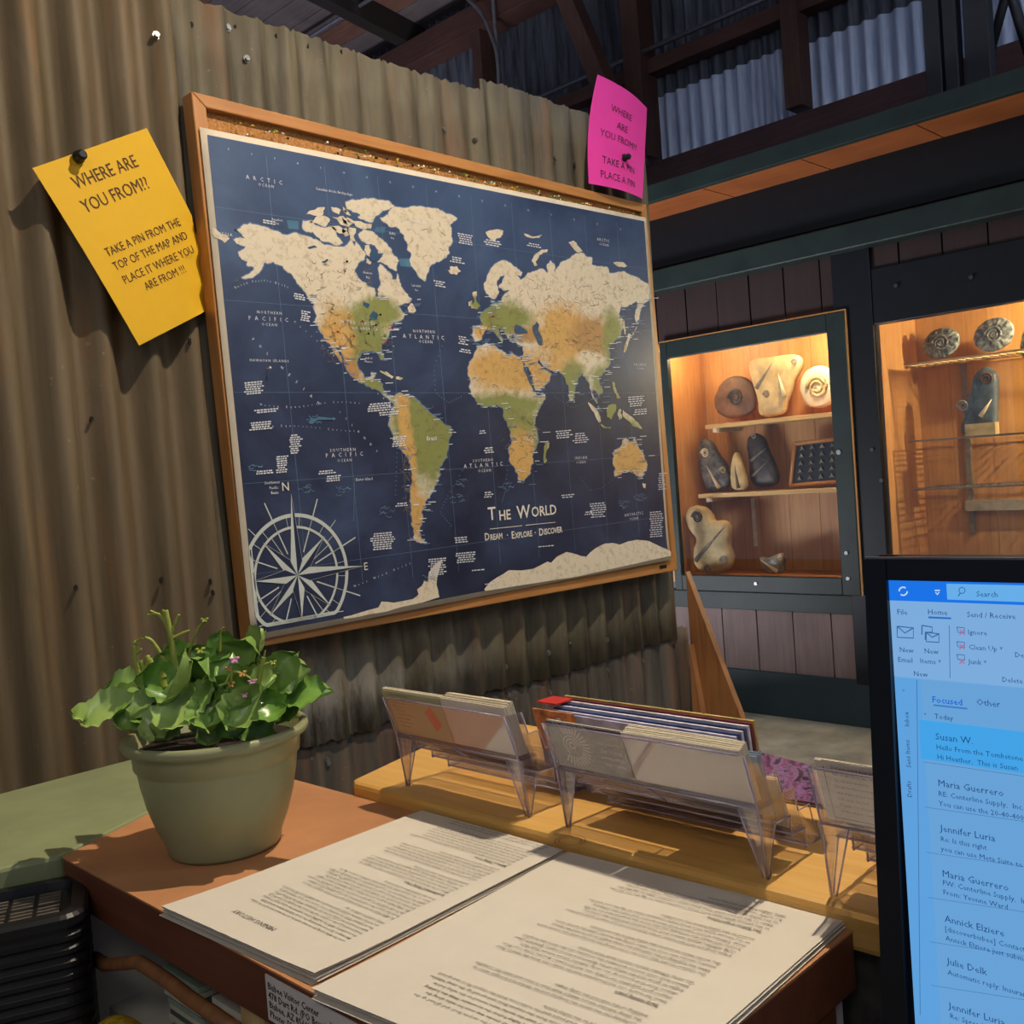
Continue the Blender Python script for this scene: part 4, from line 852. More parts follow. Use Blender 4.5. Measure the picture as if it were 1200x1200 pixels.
# right holder
g = cards(.255, .353, .656, -.262, -.2155, 3, .0012, m_cardw, 'card_stack', 'white card with a ruled border in the right holder', tops=m_cream)
bm = bmesh.new()
for i, s in enumerate(['Did you enjoy your visit? Please', 'tell us about it, we would like', 'Go to our website', 'Look for the review page', 'and share a few words', 'OR click the link', 'Thanks for stopping in', 'at the visitor center']): text(bm, s, fc(.341, .86-i*.1, .0006), (0, -1, 0), fc(.8, 1)-fc(.8, 0), .0034)
rc = [fc(.347, .98), fc(.347, .05), fc(.26, .05), fc(.26, .98)]; ribbon(bm, rc+[rc[0]], .0006, ncd)
obj('lettering', bm, ink, g); based(g)
g = cards(.16, .35, .680, -.279, -.245, 4, .0014, m_cream, 'card_stack', 'cream cards in the second step of the right holder'); based(g)
# brochures standing behind the holders
COLS = ['9c98ac', 'b8b4c8', '3a4a78', 'c8c4d0', '34416c', 'd0cad0', '6c2430', 'b8a060']
for i in range(8):
    x = .752+i*.0052; o = obj('brochure', pr([(x-.012, .485, -.243+.0012*i), (x, .485, PL+.0005), (x+.0035, .485, PL+.0005), (x-.0085, .485, -.243+.0012*i)], (0, .235-.008*(i % 3), 0)), flat('brochure_%d' % i, COLS[i], .45, var=.2, scale=60))
    tag(o, ['greyish lilac brochure', 'pale lilac brochure, second in the row', 'navy brochure between two pale ones, nearer the holders', 'pale grey brochure, middle of the row', 'blue brochure, fifth from the holders', 'white brochure beside the maroon one', 'maroon brochure, second from the rear', 'tan brochure at the rear of the row'][i]+' behind the card holders' if i not in (0,) else 'greyish lilac brochure nearest the holders in the row between left and middle', 'brochure', 'brochures standing behind the holders')
m_red_cover = flat('red_cover', 'c02a24', .4)  # plain red cover colour
o = obj('brochure', pr([(.735, .665, -.240), (.750, .665, -.300), (.7525, .665, -.300), (.7375, .665, -.240)], (0, .055, 0)), flat('orange_cover', 'c07a4a', .5, var=.3, scale=90)); tag(o, 'orange and tan folded leaflet between the left and middle holders', 'brochure')
o = obj('brochure', bx(.744, .770, .694, .722, -.2362, -.2345), m_red_cover); tag(o, 'red-cornered brochure lying on top of the row between the holders', 'brochure')
m, t, b = new('cover_purple'); vv = coords(t, (30, 30, 30)); nn = noise(t, vv, 2.0, 3, .5, 2)
t.links.new(ramp(t, nn, [(.3, lin('241a30')), (.45, lin('6a3454')), (.55, lin('7d5c84')), (.62, lin('3a2030')), (.8, lin('20301a'))]), b.inputs['Base Color']); b.inputs['Roughness'].default_value = .3
for i in range(4):
    e = Vector((.006*i, .002*i, -.0035*i))
    pts = [P(889, 886, 0, .800)-e, P(956, 903, 0, .800)-e, P(968, 948, 0, .752)-e, P(918, 940, 0, .752)-e]
    o = obj('brochure', pr(pts, (.0025, 0, -.0016)), MATS['cover_purple'] if i != 1 else m_cream)
    tag(o, ['top purple-covered brochure of the leaning pile right of the middle holder', 'cream brochure under the top one of the pile right of the middle holder', 'third, purple-covered brochure of the pile right of the middle holder', 'lowest purple-covered brochure of the pile right of the middle holder'][i], 'brochure', 'purple brochures between holders')
bm = bmesh.new(); c0 = P(935, 915, 0, .780); nn_ = Vector((-.6, 0, .8)); t1 = Vector((.8, 0, .6)); t2 = Vector((0, 1, 0)); c0 = P(935, 915, 0, .783)+nn_*.0016
for k in range(14):
    a = k*.45; d_ = t1*math.sin(a)+t2*math.cos(a); ribbon(bm, [c0, c0+d_*.006+nn_*.0006, c0+d_*.013], .0016, nn_)
tag(obj('leaflet', bm, flat('print_green', '5f9a48', .5)), 'spiky green plant cut-out on the purple pile', 'brochure')

# ================================================================== FAR DISPLAY WALL
m_dg = flat('dark_green_paint', '27373b', .5, var=.12, scale=5); m_dg2 = flat('dark_green_trim', '23302c', .5, var=.15, scale=7); m_plank = wood('dusky_plank', ['665652', '7a6864', '887470'], 'z', .7); m_redpl = wood('red_plank', ['241614', '301d19', '3a2520'], 'z', .7)
m_slate = flat('slate_post', '23262c', .6, var=.1); m_navyp = flat('blue_black_paint', '0f1317', .45)
wf = thing('wall_back', 'dark green and plank display wall beyond the corrugated partition', None, kind='structure')
YL, YR = 3.4, -1.5
def zf(px, py, X=F): return P(px, py, 0, X).z
def yf(px, py, X=F): return P(px, py, 0, X).y
zc_b, zc_t = zf(900, 694), zf(876, 384); 
z_rail = zf(930, 716.5); z_plb = zf(930, 789); z_beam1t = zf(975, 198, F); z_beam1b = zf(981, 266, F); z_beam2b = zf(981, 296, F)
obj('backing', bx(F+.02, F+.04, yf(1000, 740), YL, FLOOR, zf(900, 694)), flat('backing_dark', '0d0c0c', .9), wf)
obj('lower_rail', bx(F-.012, F+.018, YR, YL, z_rail, zc_b-.002), m_dg2, wf, bevel=.002)
obj('base_rail', bx(F-.018, F+.018, YR, YL, FLOOR, z_plb), m_dg, wf, bevel=.002)
pw = .1595; y = yf(849, 750)-pw*7
while y < YL:
    obj('plank', bx(F-.004+random.uniform(-.002, .002), F+.017, y+.003, y+pw-.003, z_plb-.004, z_rail+.004), m_plank, wf); y += pw
obj('header_backing', bx(F+.02, F+.04, YR, YL, zc_t, z_beam1t), MATS['backing_dark'], wf)
y = YR
while y < YL:
    obj('plank', bx(F-.004+random.uniform(-.002, .002), F+.018, y+.003, y+.146, zc_t+.0, z_beam2b+.01), m_redpl, wf); y += .149
obj('beam', bx(F-.03, F+.02, YR, YL, z_beam1b, z_beam1t), m_navyp, wf, bevel=.004)['label'] = 'upper dark beam'
obj('beam', bx(F-.075, F+.02, YR, YL, z_beam2b*.985, z_beam1b*.985), m_dg2, wf, bevel=.006)['label'] = 'lower weathered green beam'
XL = F*.92; z_s = zf(978, 171, XL); z_t = zf(978, 148, XL)
m_sof = wood('soffit_pine', ['7a3e16', '94501f', 'a8602c'], 'y', .6)
y = YR
while y < YL:
    obj('soffit_board', bx(XL+.03, F-.0305, y, y+.395, z_s, z_s+.018), m_sof, wf); y += .40
obj('fascia', bx(XL, XL+.03, YR, YL, z_s-.001, z_t), m_dg2, wf, bevel=.002)
obj('ledge_top', bx(XL+.03, 4.16, YR, YL, z_t-.025, z_t), m_redpl, wf)
# posts and header between the cabinets
yp1, yp0 = yf(988, 500), yf(1031, 460)
obj('post', bx(F-.02, F+.03, yp0, yp1, zf(1000, 800), z_beam2b), m_navyp, wf, bevel=.003)
obj('cabinet_header', bx(F-.016, F+.03, YR, yp0, zf(1031, 380), zf(1100, 300)), m_navyp, wf, bevel=.003)
bm = bmesh.new()
for px, py in [(1022, 527), (1033, 563), (1050, 335), (1138, 325)]: p = P(px, py, 0, F-.022); tube(bm, [p, p-Vector((.004, 0, 0))], .007, 10)
obj('bolt', bm, flat('bolt', '55585c', .4, .6), wf)
# ---- cabinet 1
m_cab = wood('cabinet_pine', ['a06a34', 'b98248', 'cc9a5c'], 'z', .5); m_cabs = wood('cabinet_floor', ['8f5a38', 'a46c46', 'b47c54'], 'y', .6); m_shelf = wood('shelf_pine', ['b08a50', 'c8a468', 'd8b87c'], 'y', .6)
m_pane = clear('glass_pane', (.97, .98, .97), .12, .02, .0)
cy0, cy1 = yf(979, 530), yf(790, 560); cz0, cz1 = zf(890, 676), zf(876, 405)
cb1 = thing('display_cabinet', 'green-framed glass cabinet of fossils right beside the map', 'cabinet')
XB = F+.34
yo0, yo1 = yp1+.01, cy1+.045
y = yo0
while y < yo1-.01:
    y2 = min(y+.14, yo1); obj('back_board', bx(XB, XB+.015, y+.001, y2-.001, cz0-.03, cz1+.07), m_cab, cb1); y = y2
obj('side_board', bx(F+.02, XB, yo1, yo1+.018, cz0-.03, cz1+.07), m_cab, cb1); obj('side_board', bx(F+.05, XB, yo0-.018, yo0, cz0-.03, cz1+.07), m_cab, cb1)
obj('top_board', bx(F+.02, XB, yo0, yo1, cz1+.07, cz1+.085), m_cab, cb1); obj('floor_board', bx(F+.02, XB, yo0, yo1, cz0-.03, cz0-.012), m_cabs, cb1)
fw = .05; XD0, XD1 = F-.035, F-.010
oy0, oy1, oz0, oz1 = yf(1003, 600, XD0), yf(772, 402, XD0), zf(905, 695, XD0), zf(876, 384, XD0)
iy0, iy1, iz0, iz1 = yf(979, 560, XD0), yf(791, 560, XD0), zf(890, 675.5, XD0), zf(876, 405, XD0)
obj('door_frame', bx(XD0, XD1, oy0, iy0, oz0, oz1), m_dg2, cb1, bevel=.003); obj('door_frame', bx(XD0, XD1, iy1, oy1, oz0, oz1), m_dg2, cb1, bevel=.003)
obj('door_frame', bx(XD0, XD1, iy0, iy1, oz0, iz0), m_dg2, cb1, bevel=.003); obj('door_frame', bx(XD0, XD1, iy0, iy1, iz1, oz1), m_dg2, cb1, bevel=.003)
obj('door_trim', bx(XD1, XD1+.006, oy0-.006, oy1, oz0+.01, oz1+.006), m_cab, cb1) if False else None
bm = bmesh.new(); box(bm, XD0+.004, XD0+.012, oy0-.006, oy0, oz0, oz1+.006); box(bm, XD0+.004, XD0+.012, oy0, oy1, oz1, oz1+.006)
obj('door_trim', bm, m_cab, cb1)['label'] = 'thin copper-brown edging'
obj('glass_pane', bx(XD0+.012, XD0+.016, iy0-.004, iy1+.004, iz0-.004, iz1+.004), m_pane, cb1)
bm = bmesh.new()
for px, py in [(992, 648), (994, 678), (886, 684)]: p = P(px, py, 0, XD0); tube(bm, [p, p-Vector((.005, 0, 0))], .007, 10)
p = P(983, 530, 0, XD0); tube(bm, [p, p-Vector((.004, 0, 0))], .009, 12)
obj('screw', bm, flat('bolt_pale', 'a8a8a8', .4, .5), cb1)
XS = F+.16
def shelf(px0, py0, px1, py1, nm='shelf'):
    z = (P(px0, py0, 0, XS).z+P(px1, py1, 0, XS).z)/2
    obj(nm, bx(XS, XB-.002, yo0, min(P(px0, py0, 0, XS).y, yo1-.002), z-.018, z), m_shelf, cb1, bevel=.002)
    for yy in (P(px0+14, py0, 0, XS).y, ):
        obj('bracket', bx(XS-.02, XB-.005, yy-.008, yy+.008, z-.035, z-.0185), flat('bracket_white', 'd8cfc0', .5), cb1)
    return z
zs1 = shelf(826, 498, 967, 484); zs2 = shelf(818, 580, 973, 571)
bm = bmesh.new(); pb_ = P(883, 600, 0, XB-.006); box(bm, XB-.008, XB, pb_.y-.008, pb_.y+.008, zf(883, 640, XB), zs2-.036); obj('standard', bm, MATS['bracket_white'], cb1)
lamp('cabinet_lamp', 'POINT', (F+.10, yo0+.16, cz1+.03), 9, (1, .80, .52), shadow_soft_size=.02)
lamp('cabinet_lamp_low', 'POINT', (F+.06, yo1-.12, cz1+.03), 4, (1, .78, .5), shadow_soft_size=.02)
# ---- fossils
def stone(name, label, cat, X, pts, th, m_, extra=None, rough=.004, seed=1):
    """outline (image-measured on plane X), thickness th, domed front"""
    o_ = thing(name, label, cat); P3 = [P(px, py, 0, X) for px, py in pts]
    for _ in range(2):
        Q = []
        for i, a in enumerate(P3): b_ = P3[(i+1) % len(P3)]; Q += [a.lerp(b_, .25), a.lerp(b_, .75)]
        P3 = Q
    c0 = sum(P3, Vector())/len(P3); bm = bmesh.new(); r2 = random.Random(seed); rings = []
    for s, dx in ((.97, th), (1, th*.6), (1, th*.25), (.93, .0), (.75, -th*.15), (.5, -th*.22), (.25, -th*.25)):
        rings.append([bm.verts.new(c0+(p-c0)*s*(1+r2.uniform(-.012, .012))+Vector((dx+r2.uniform(-rough, rough)*.5, 0, 0))) for p in P3])
    bm.faces.new(rings[0])
    for a, b_ in zip(rings, rings[1:]):
        for i in range(len(P3)): bm.faces.new((a[i], a[(i+1) % len(P3)], b_[(i+1) % len(P3)], b_[i]))
    bm.faces.new(rings[-1][::-1]); bmesh.ops.recalc_face_normals(bm, faces=bm.faces); obj('body', bm, m_, o_, smooth=True)
    for e in extra or []:
        bm = bmesh.new()
        if e[0] == 'cone': a = P(*e[1], 0, X-th*.25); b_ = P(*e[2], 0, X-th*.25); tube(bm, [a, a.lerp(b_, .5), b_], [e[3], e[3]*.6, e[3]*.1], 10); obj('orthoceras', bm, e[4], o_)
        if e[0] == 'coil':
            c1 = P(*e[1], 0, X-th*.2); pts_ = []; n = 40
            for k in range(n): a = k*.36; r = e[2]*(1-k/n*.85); pts_.append(c1+Vector((-e[2]*.15*k/n, r*math.cos(a), r*math.sin(a))))
            tube(bm, pts_, [e[2]*.22*(1-k/n*.8) for k in range(n)], 8); obj('ammonite', bm, e[3], o_)
    based(o_); return o_
m_creamst = flat('stone_cream', 'c4ab78', .6, var=.2, scale=14, bmp=.6); m_darkst = flat('stone_dark', '423a34', .45, var=.35, scale=22, bmp=.5); m_shell = flat('shell_grey', '8b8070', .3, var=.3, scale=40); m_whitest = flat('stone_polished', 'dcc9a4', .2, var=.12, scale=20); m_greyst = flat('stone_grey', '6e6c66', .4, var=.4, scale=30, bmp=.5); m_brownst = flat('stone_brown', '6e5038', .5, var=.3, scale=12, bmp=.4)
XO = F+.22
stone('fossil_plate', 'dark round fossil plate on the upper shelf of the map-side cabinet', 'fossil', XO, [(836, 465), (845, 446), (862, 439), (879, 445), (886, 465), (883, 482), (866, 491), (848, 490), (837, 480)], .02, m_brownst, [('coil', (862, 466), .035, m_darkst)])
stone('fossil_slab', 'jagged cream fossil slab on the upper shelf between two round plates', 'fossil', XO-.03, [(875, 425), (884, 420), (905, 418), (925, 415), (939, 417), (938, 432), (929, 445), (926, 460), (920, 472), (919, 486), (888, 490), (888, 470), (881, 450)], .03, m_creamst, [('cone', (886, 455), (905, 425), .009, m_shell), ('cone', (919, 464), (912, 438), .010, m_whitest), ('coil', (898, 462), .016, m_shell), ('coil', (931, 424), .013, m_shell)])
stone('ammonite_plate', 'pale polished ammonite plate at the right end of the upper shelf', 'fossil', XO, [(935, 455), (940, 438), (952, 429), (966, 428), (980, 440), (982, 462), (970, 478), (945, 478)], .02, m_whitest, [('coil', (958, 454), .045, m_creamst)])
stone('fossil_sculpture', 'grey and white fossil carving at the left of the middle shelf', 'fossil', XO, [(817, 520), (822, 514), (832, 516), (838, 530), (848, 542), (854, 556), (852, 574), (828, 577), (822, 560), (818, 540)], .03, m_greyst, [('coil', (826, 531), .020, m_whitest), ('cone', (843, 572), (828, 546), .011, m_whitest), ('coil', (847, 551), .015, m_creamst)])
stone('orthoceras_cone', 'upright cream pointed fossil cone in the middle of the middle shelf', 'fossil', XO-.04, [(856, 576), (855, 550), (859, 529), (864, 532), (871, 552), (875, 574)], .03, m_creamst, [('cone', (865, 572), (861, 545), .008, m_brownst)])
stone('fossil_sculpture', 'black fossil carving behind the cream cone on the middle shelf', 'fossil', XO+.02, [(878, 572), (877, 540), (873, 515), (882, 506), (894, 512), (899, 530), (907, 545), (912, 570)], .03, m_darkst, [('cone', (882, 558), (900, 540), .007, m_shell), ('cone', (880, 540), (898, 525), .007, m_shell), ('coil', (883, 511), .012, m_shell)])
stone('fossil_sculpture', 'tall cream carving with ammonites standing on the cabinet floor', 'fossil', F+.10, [(801, 606), (806, 594), (820, 592), (831, 602), (834, 612), (846, 609), (854, 618), (850, 636), (857, 652), (854, 668), (836, 673), (815, 670), (810, 650), (817, 632), (806, 620)], .04, m_creamst, [('coil', (817, 606), .026, m_darkst), ('cone', (815, 657), (848, 618), .011, m_shell), ('coil', (848, 657), .019, m_shell), ('coil', (829, 667), .017, m_shell)])
stone('fossil_cone', 'small grey and cream cone fossil lying on the cabinet floor', 'fossil', F+.10, [(888, 652), (898, 655), (908, 650), (914, 648), (919, 655), (915, 663), (918, 673), (895, 673), (892, 662)], .03, m_shell, [('cone', (911, 670), (891, 656), .009, m_whitest), ('coil', (914, 654), .010, m_whitest)])
cs = thing('arrowhead_case', 'wood-framed black case of arrowheads on the middle shelf', 'display case')
a = [P(x, y, 0, XO) for x, y in ((927, 569), (932, 520), (985, 514), (985, 564))]
obj('backing', pr([p for p in a], (.012, 0, 0)), black, cs)
bm = bmesh.new()
for i in range(4):
    p, q_ = a[i], a[(i+1) % 4]; tube(bm, [p-Vector((.004, 0, 0)), q_-Vector((.004, 0, 0))], .009, 4)
obj('frame', bm, m_cab, cs)
for r0 in range(5):
    for c0 in range(4):
        p = a[1].lerp(a[2], .18+c0*.22).lerp(a[0].lerp(a[3], .18+c0*.22), .14+r0*.18)-Vector((.004, 0, 0)); bm = bmesh.new()
        prism(bm, [p+Vector((0, .010, -.006)), p+Vector((0, 0, .012)), p+Vector((0, -.010, -.006)), p+Vector((0, 0, -.002))], (-.004, 0, 0)); obj('arrowhead', bm, m_shell, cs)
based(cs)
stone('stone_piece', 'striped pale stone glimpsed behind the right edge of the cabinet door', 'fossil', F+.06, [(995, 570), (1001, 566), (1004, 600), (1004, 650), (998, 660), (995, 620)], .02, m_whitest)
# ---- cabinet 2
cb2 = thing('display_cabinet', 'large dark-framed cabinet with wire shelves behind the monitor', 'cabinet')
dy0 = yp0; dz1 = zf(1031, 380); dz0 = zf(1045, 690)
y = dy0+.02
k = 0
while y > YR:
    obj('back_board', bx(XB, XB+.015, y-.139, y, dz0-.3, dz1+.1), m_cab, cb2); y -= .14; k += 1
obj('side_board', bx(F+.03, XB, dy0+.0, dy0+.018, dz0-.3, dz1+.1), m_cab, cb2); obj('top_board', bx(F+.03, XB, YR, dy0, dz1+.1, dz1+.115), m_cab, cb2)
obj('floor_board', bx(F+.02, XB, YR, dy0, dz0-.3, dz0-.28), m_cabs, cb2)
obj('glass_pane', bx(F-.004, F, YR, dy0-.0, dz0, dz1), m_pane, cb2); obj('lower_panel', bx(F-.01, F+.02, YR, dy0, FLOOR, dz0), m_dg, cb2)
m_wire = flat('wire_shelf', '8c8474', .4, .4)
for (x0_, y0_, x1_, y1_), mm in (((1060, 428, 1200, 408.5), flat('wire_cream', 'c8ab78', .5)), ((1055, 518.5, 1200, 503), m_wire), ((1055, 574.5, 1200, 564), m_wire)):
    z = P(x0_, y0_, 0, F+.08).z; ya_ = dy0-.06; bm = bmesh.new()
    for xx in (F+.08, F+.20, XB-.02): tube(bm, [(xx, YR, z), (xx, ya_, z)], .004 if xx < F+.1 else .003, 6)
    yy = ya_
    while yy > -.2: tube(bm, [(F+.08, yy, z), (XB-.02, yy, z)], .0022, 5); yy -= .028
    obj('wire_shelf', bm, mm, cb2)
bm = bmesh.new()
yy = P(1136, 560, 0, XB-.01).y; box(bm, XB-.012, XB, yy-.009, yy+.009, zf(1136, 625, XB), zf(1130, 425, XB)); obj('standard', bm, m_wire, cb2)
bm = bmesh.new(); box(bm, XB-.03, XB-.001, -.5, P(1132, 590, 0, XB-.02).y, zf(1150, 598, XB), zf(1150, 586, XB)); obj('label_rail', bm, flat('rail_grey', 'a89c88', .5), cb2)
lamp('cabinet_lamp_right', 'POINT', (F+.06, .75, dz1-.02), 42, (1, .85, .54), shadow_soft_size=.015)
def plate(px, py, w_, h_, label, X=F+.2):
    pts = [(px+w_*math.cos(a*.3927), py+h_*math.sin(a*.3927)+w_*.0-(.2*w_*math.cos(a*.3927))) for a in range(16)]
    stone('mineral_disc', label, 'mineral', X, pts, .018, m_disc, [('coil', (px, py), .03, m_greyst)], rough=.008, seed=px)
m_disc = flat('disc_grey', '8a8c86', .35, var=.5, scale=60, bmp=.8)
plate(1102, 402, 22, 18, 'darker grey mineral disc at the left end of the wire shelf'); plate(1164, 392, 24, 20, 'bright grey mineral disc, middle of the top wire shelf'); plate(1213, 402, 18, 26, 'pale mineral disc cut by the right edge of the picture')
stone('fossil_sculpture', 'slate blue fossil carving on the middle wire shelf', 'fossil', F+.16, [(1122, 475), (1130, 468), (1136, 464), (1138, 445), (1146, 432), (1158, 429), (1168, 438), (1168, 460), (1167, 490), (1168, 510), (1130, 514), (1124, 500), (1132, 488)], .03, flat('stone_slate', '4c5860', .45, var=.3, scale=20, bmp=.4), [('coil', (1128, 476), .020, m_shell), ('cone', (1149, 488), (1162, 468), .009, m_whitest), ('coil', (1156, 444), .022, m_brownst)])
o = obj('display_block', bx(F+.12, F+.16, P(1166, 500, 0, F+.12).y, P(1131, 505, 0, F+.12).y, P(1148, 513, 0, F+.12).z, P(1148, 496, 0, F+.12).z), m_creamst); tag(o, 'small tan stone block in front of the slate carving', 'stone')

# ================================================================== UPPER CORRUGATED GABLE AND ROOF
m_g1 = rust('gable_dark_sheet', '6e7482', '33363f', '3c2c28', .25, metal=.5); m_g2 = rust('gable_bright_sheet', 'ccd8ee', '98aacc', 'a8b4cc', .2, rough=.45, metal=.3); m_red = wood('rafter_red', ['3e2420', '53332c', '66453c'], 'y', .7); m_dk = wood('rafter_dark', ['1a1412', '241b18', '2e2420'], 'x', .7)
XG = 4.2
wg = thing('wall_far', 'corrugated upper wall with studs beyond the ledge', None, kind='structure')
def ysheet(name, y0, y1, z0, z1, x, m_, lab, pitch=.0675, seed=0):
    bm = bmesh.new(); n = int((y1-y0)/pitch*8); r2 = random.Random(seed); a = []; step = 0
    for i in range(n+1):
        y = y0+(y1-y0)*i/n; xx = x+.014*math.cos(2*math.pi*y/pitch)
        a.append((bm.verts.new((xx, y, z0)), bm.verts.new((xx, y, z1))))
    for p, q_ in zip(a, a[1:]): bm.faces.new((p[0], q_[0], q_[1], p[1]))
    o = obj(name, bm, m_, wg, smooth=True); o['label'] = lab
zb = P(860, 86, 0, XG).z; zlow = P(862, 160, 0, XG).z
ysheet('corrugated_sheet', -1.5, 7, zlow-.02, 3.4, XG, m_g1, 'dull grey upper sheets')
y_s = [P(769, 118, 0, XG).y, P(921, 56, 0, XG).y, P(948, 50, 0, XG).y, P(1079, 4, 0, XG).y]
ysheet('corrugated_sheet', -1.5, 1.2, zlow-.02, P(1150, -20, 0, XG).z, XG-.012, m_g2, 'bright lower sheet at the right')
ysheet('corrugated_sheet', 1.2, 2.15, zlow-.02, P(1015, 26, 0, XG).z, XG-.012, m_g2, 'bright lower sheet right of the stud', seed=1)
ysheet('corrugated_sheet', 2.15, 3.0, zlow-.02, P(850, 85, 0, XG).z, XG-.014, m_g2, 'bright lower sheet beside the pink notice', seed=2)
obj('sill_board', bx(XG-.09, XG-.03, -1.5, 3.3, z_t, P(862, 158, 0, XG-.09).z), wood('sill_red', ['3c2626', '4c3232', '5a3e3c'], 'y', .7), wg)
def stud(px, X=XG, wy=.105, dx=.15, z0=None, z1=3.4, m_=None):
    y1 = P(px, 60, 0, X-dx).y
    obj('stud', bx(X-dx, X-.02, y1-wy, y1, zlow if z0 is None else z0, z1), m_ or m_red, wg, bevel=.003)
stud(729, m_=wood('stud_red', ['3a2420', '4e322a', '5e4036'], 'z', .7)); stud(916, m_=MATS['stud_red'], wy=.08, dx=.12); stud(553, m_=MATS['stud_red'], wy=.07)
zg = P(835, 42, 0, XG-.1).z; obj('girt', bx(XG-.10, XG-.015, -1.5, 6, zg-.05, zg+.02), m_red, wg, bevel=.003)
zp = P(560, 32, 0, XG-.05).z; obj('top_plate', bx(XG-.16, XG, -1.5, 7, zp-.07, zp+.07), m_red, wg, bevel=.004)
bm = bmesh.new(); zc_ = P(700, 84, 0, XG-.13).z; tube(bm, [(XG-.13, -1.5, zc_), (XG-.13, P(624, 122, 0, XG-.13).y, zc_)], .012, 10); tag(obj('conduit', bm, flat('conduit_grey', '8a8d94', .35, .6)), 'straight steel conduit along the timber girt', 'conduit')
def pipe(pts, X, r, lab):
    bm = bmesh.new(); P_ = [P(x, y, 0, X) for x, y in pts]; 
    for _ in range(2):
        Q = [P_[0]]
        for a, b_ in zip(P_, P_[1:]): Q += [a.lerp(b_, .25), a.lerp(b_, .75)]
        P_ = Q+[P_[-1]]
    tube(bm, P_, r, 10); tag(obj('conduit', bm, MATS['conduit_grey']), lab, 'conduit')
pipe([(576, -30), (579, 20), (583, 60), (587, 109), (590, 150)], XG-.2, .010, 'straight vertical conduit behind the top of the corrugated wall')
pipe([(535, -12), (552, 2), (566, 17), (575, 40), (583, 62), (585, 109), (588, 150)], XG-.22, .010, 'bent conduit curving up to the rafters')
# diagonal brace
b0, b1 = P(657, -10, 0, XG-.29), P(706, 110, 0, XG-.29); dz_ = Vector((0, .055, .02))
bm = bmesh.new(); e = (b1-b0)*.6; prism(bm, [b0-e*.3+dz_, b1+e+dz_, b1+e-dz_, b0-e*.3-dz_], (.09, 0, 0)); bmesh.ops.recalc_face_normals(bm, faces=bm.faces); tag(obj('diagonal_brace', bm, MATS['stud_red'], bevel=.003), 'brown diagonal timber brace above the pink notice', 'brace')
# dark posts standing on the ledge at the right
XP = 3.30
for px0, px1, yb_, lab in [(1083, 1102, 110, 'left of the three dark posts on the green ledge'), (1106, 1122, 103, 'thin middle one of the three dark posts on the ledge'), (1130, 1160, 95, 'widest and rightmost of the three dark posts on the ledge')]:
    pa_ = P(px0, 60, 0, XP).y; pb_ = P(px1, 60, 0, XP).y
    tag(obj('ledge_post', bx(XP, XP+.05, pb_, pa_, z_t, 2.6), m_slate, bevel=.003), lab, 'post')
for (a_, b_), lab in ((((1180, -10), (1160, 62)), 'slanting brown batten right of the dark posts'), (((1184, -10), (1206, 62)), 'slanting dark batten at the upper right corner')):
    XQ = XP+(.14 if 'brown' in lab else .06); p0, p1 = P(*a_, 0, XQ), P(*b_, 0, XQ); bm = bmesh.new(); tube(bm, [p0+(p0-p1)*.6, p1], .016, 4); tag(obj('batten', bm, m_slate if 'dark' in lab else m_red), lab, 'batten')
# roof: slope rising toward the viewer from the plate
A0 = Vector((XG, 4.7, zp+.07)); r = P(330, 0, 1, 4.7); sl = (r.z-A0.z)/(A0.x-r.x)
sl = max(.15, min(sl, .9))
roof = thing('ceiling', 'boarded roof underside with rafters', None, kind='structure')
m_rb = wood('roof_board', ['54494a', '685e5e', '7c7070'], 'y', .75); m_rb2 = wood('roof_board_red', ['5a3c34', '744e42', '8a6252'], 'y', .75)
x = XG+.1; k = 0
while x > -1.5:
    z = A0.z+(A0.x-x)*sl+.12; w_ = .16; dzz = w_*sl
    obj('roof_board', pr([(x, -1.5, z), (x-w_+.008, -1.5, z+dzz), (x-w_+.008, -1.5, z+dzz+.02), (x, -1.5, z+.02)], (0, 10, 0)), m_rb2 if k % 5 == 2 else m_rb, roof); x -= w_; k += 1
for i, yy in enumerate([1.6, 3.1, 4.6, 6.1, 7.6]):
    o = obj('rafter', pr([(XG, yy, A0.z-.02), (-1.5, yy, A0.z+(XG+1.5)*sl-.02), (-1.5, yy, A0.z+(XG+1.5)*sl+.119), (XG, yy, A0.z+.119)], (0, .09, 0)), m_dk, roof)
xr = 3.0; zr = A0.z+(A0.x-xr)*sl-.06
pa2 = P(400, 20, 2, zr); bm = bmesh.new(); tube(bm, [(pa2.x, -1, zr), (pa2.x, 8, zr)], .013, 10); tag(obj('tie_rod', bm, flat('rod', 'a8aab0', .3, .7)), 'slim steel rod crossing under the roof boards', 'rod')

# ================================================================== MONITOR
XM = .5
mo = thing('monitor', 'black-framed monitor showing a blue email inbox at the right', 'monitor')
my1 = P(1013, 655, 0, XM).y; mz1 = P(1012, 655, 0, XM).z; sy1 = P(1039.5, 681, 0, XM).y; sz1 = P(1040, 680, 0, XM).z
my0, mz0 = -.25, -.375
m_bez = flat('bezel_black', '0c0f18', .35, var=.05)
bm = bmesh.new()
for a in ((my0, my1, sz1, mz1), (my0, my0+.012, mz0, sz1), (my0+.012, sy1, mz0, mz0+.014)): box(bm, XM, XM+.022, *a)
bl_, br_ = P(1037, 1240, 0, XM), P(1063, 1240, 0, XM)
prism(bm, [(XM-.0008, my1, mz1), (XM-.0008, bl_.y+.001, mz0), (XM-.0008, br_.y, mz0), (XM-.0008, sy1, sz1), (XM-.0008, sy1, mz1)], (.02, 0, 0)); bmesh.ops.recalc_face_normals(bm, faces=bm.faces)
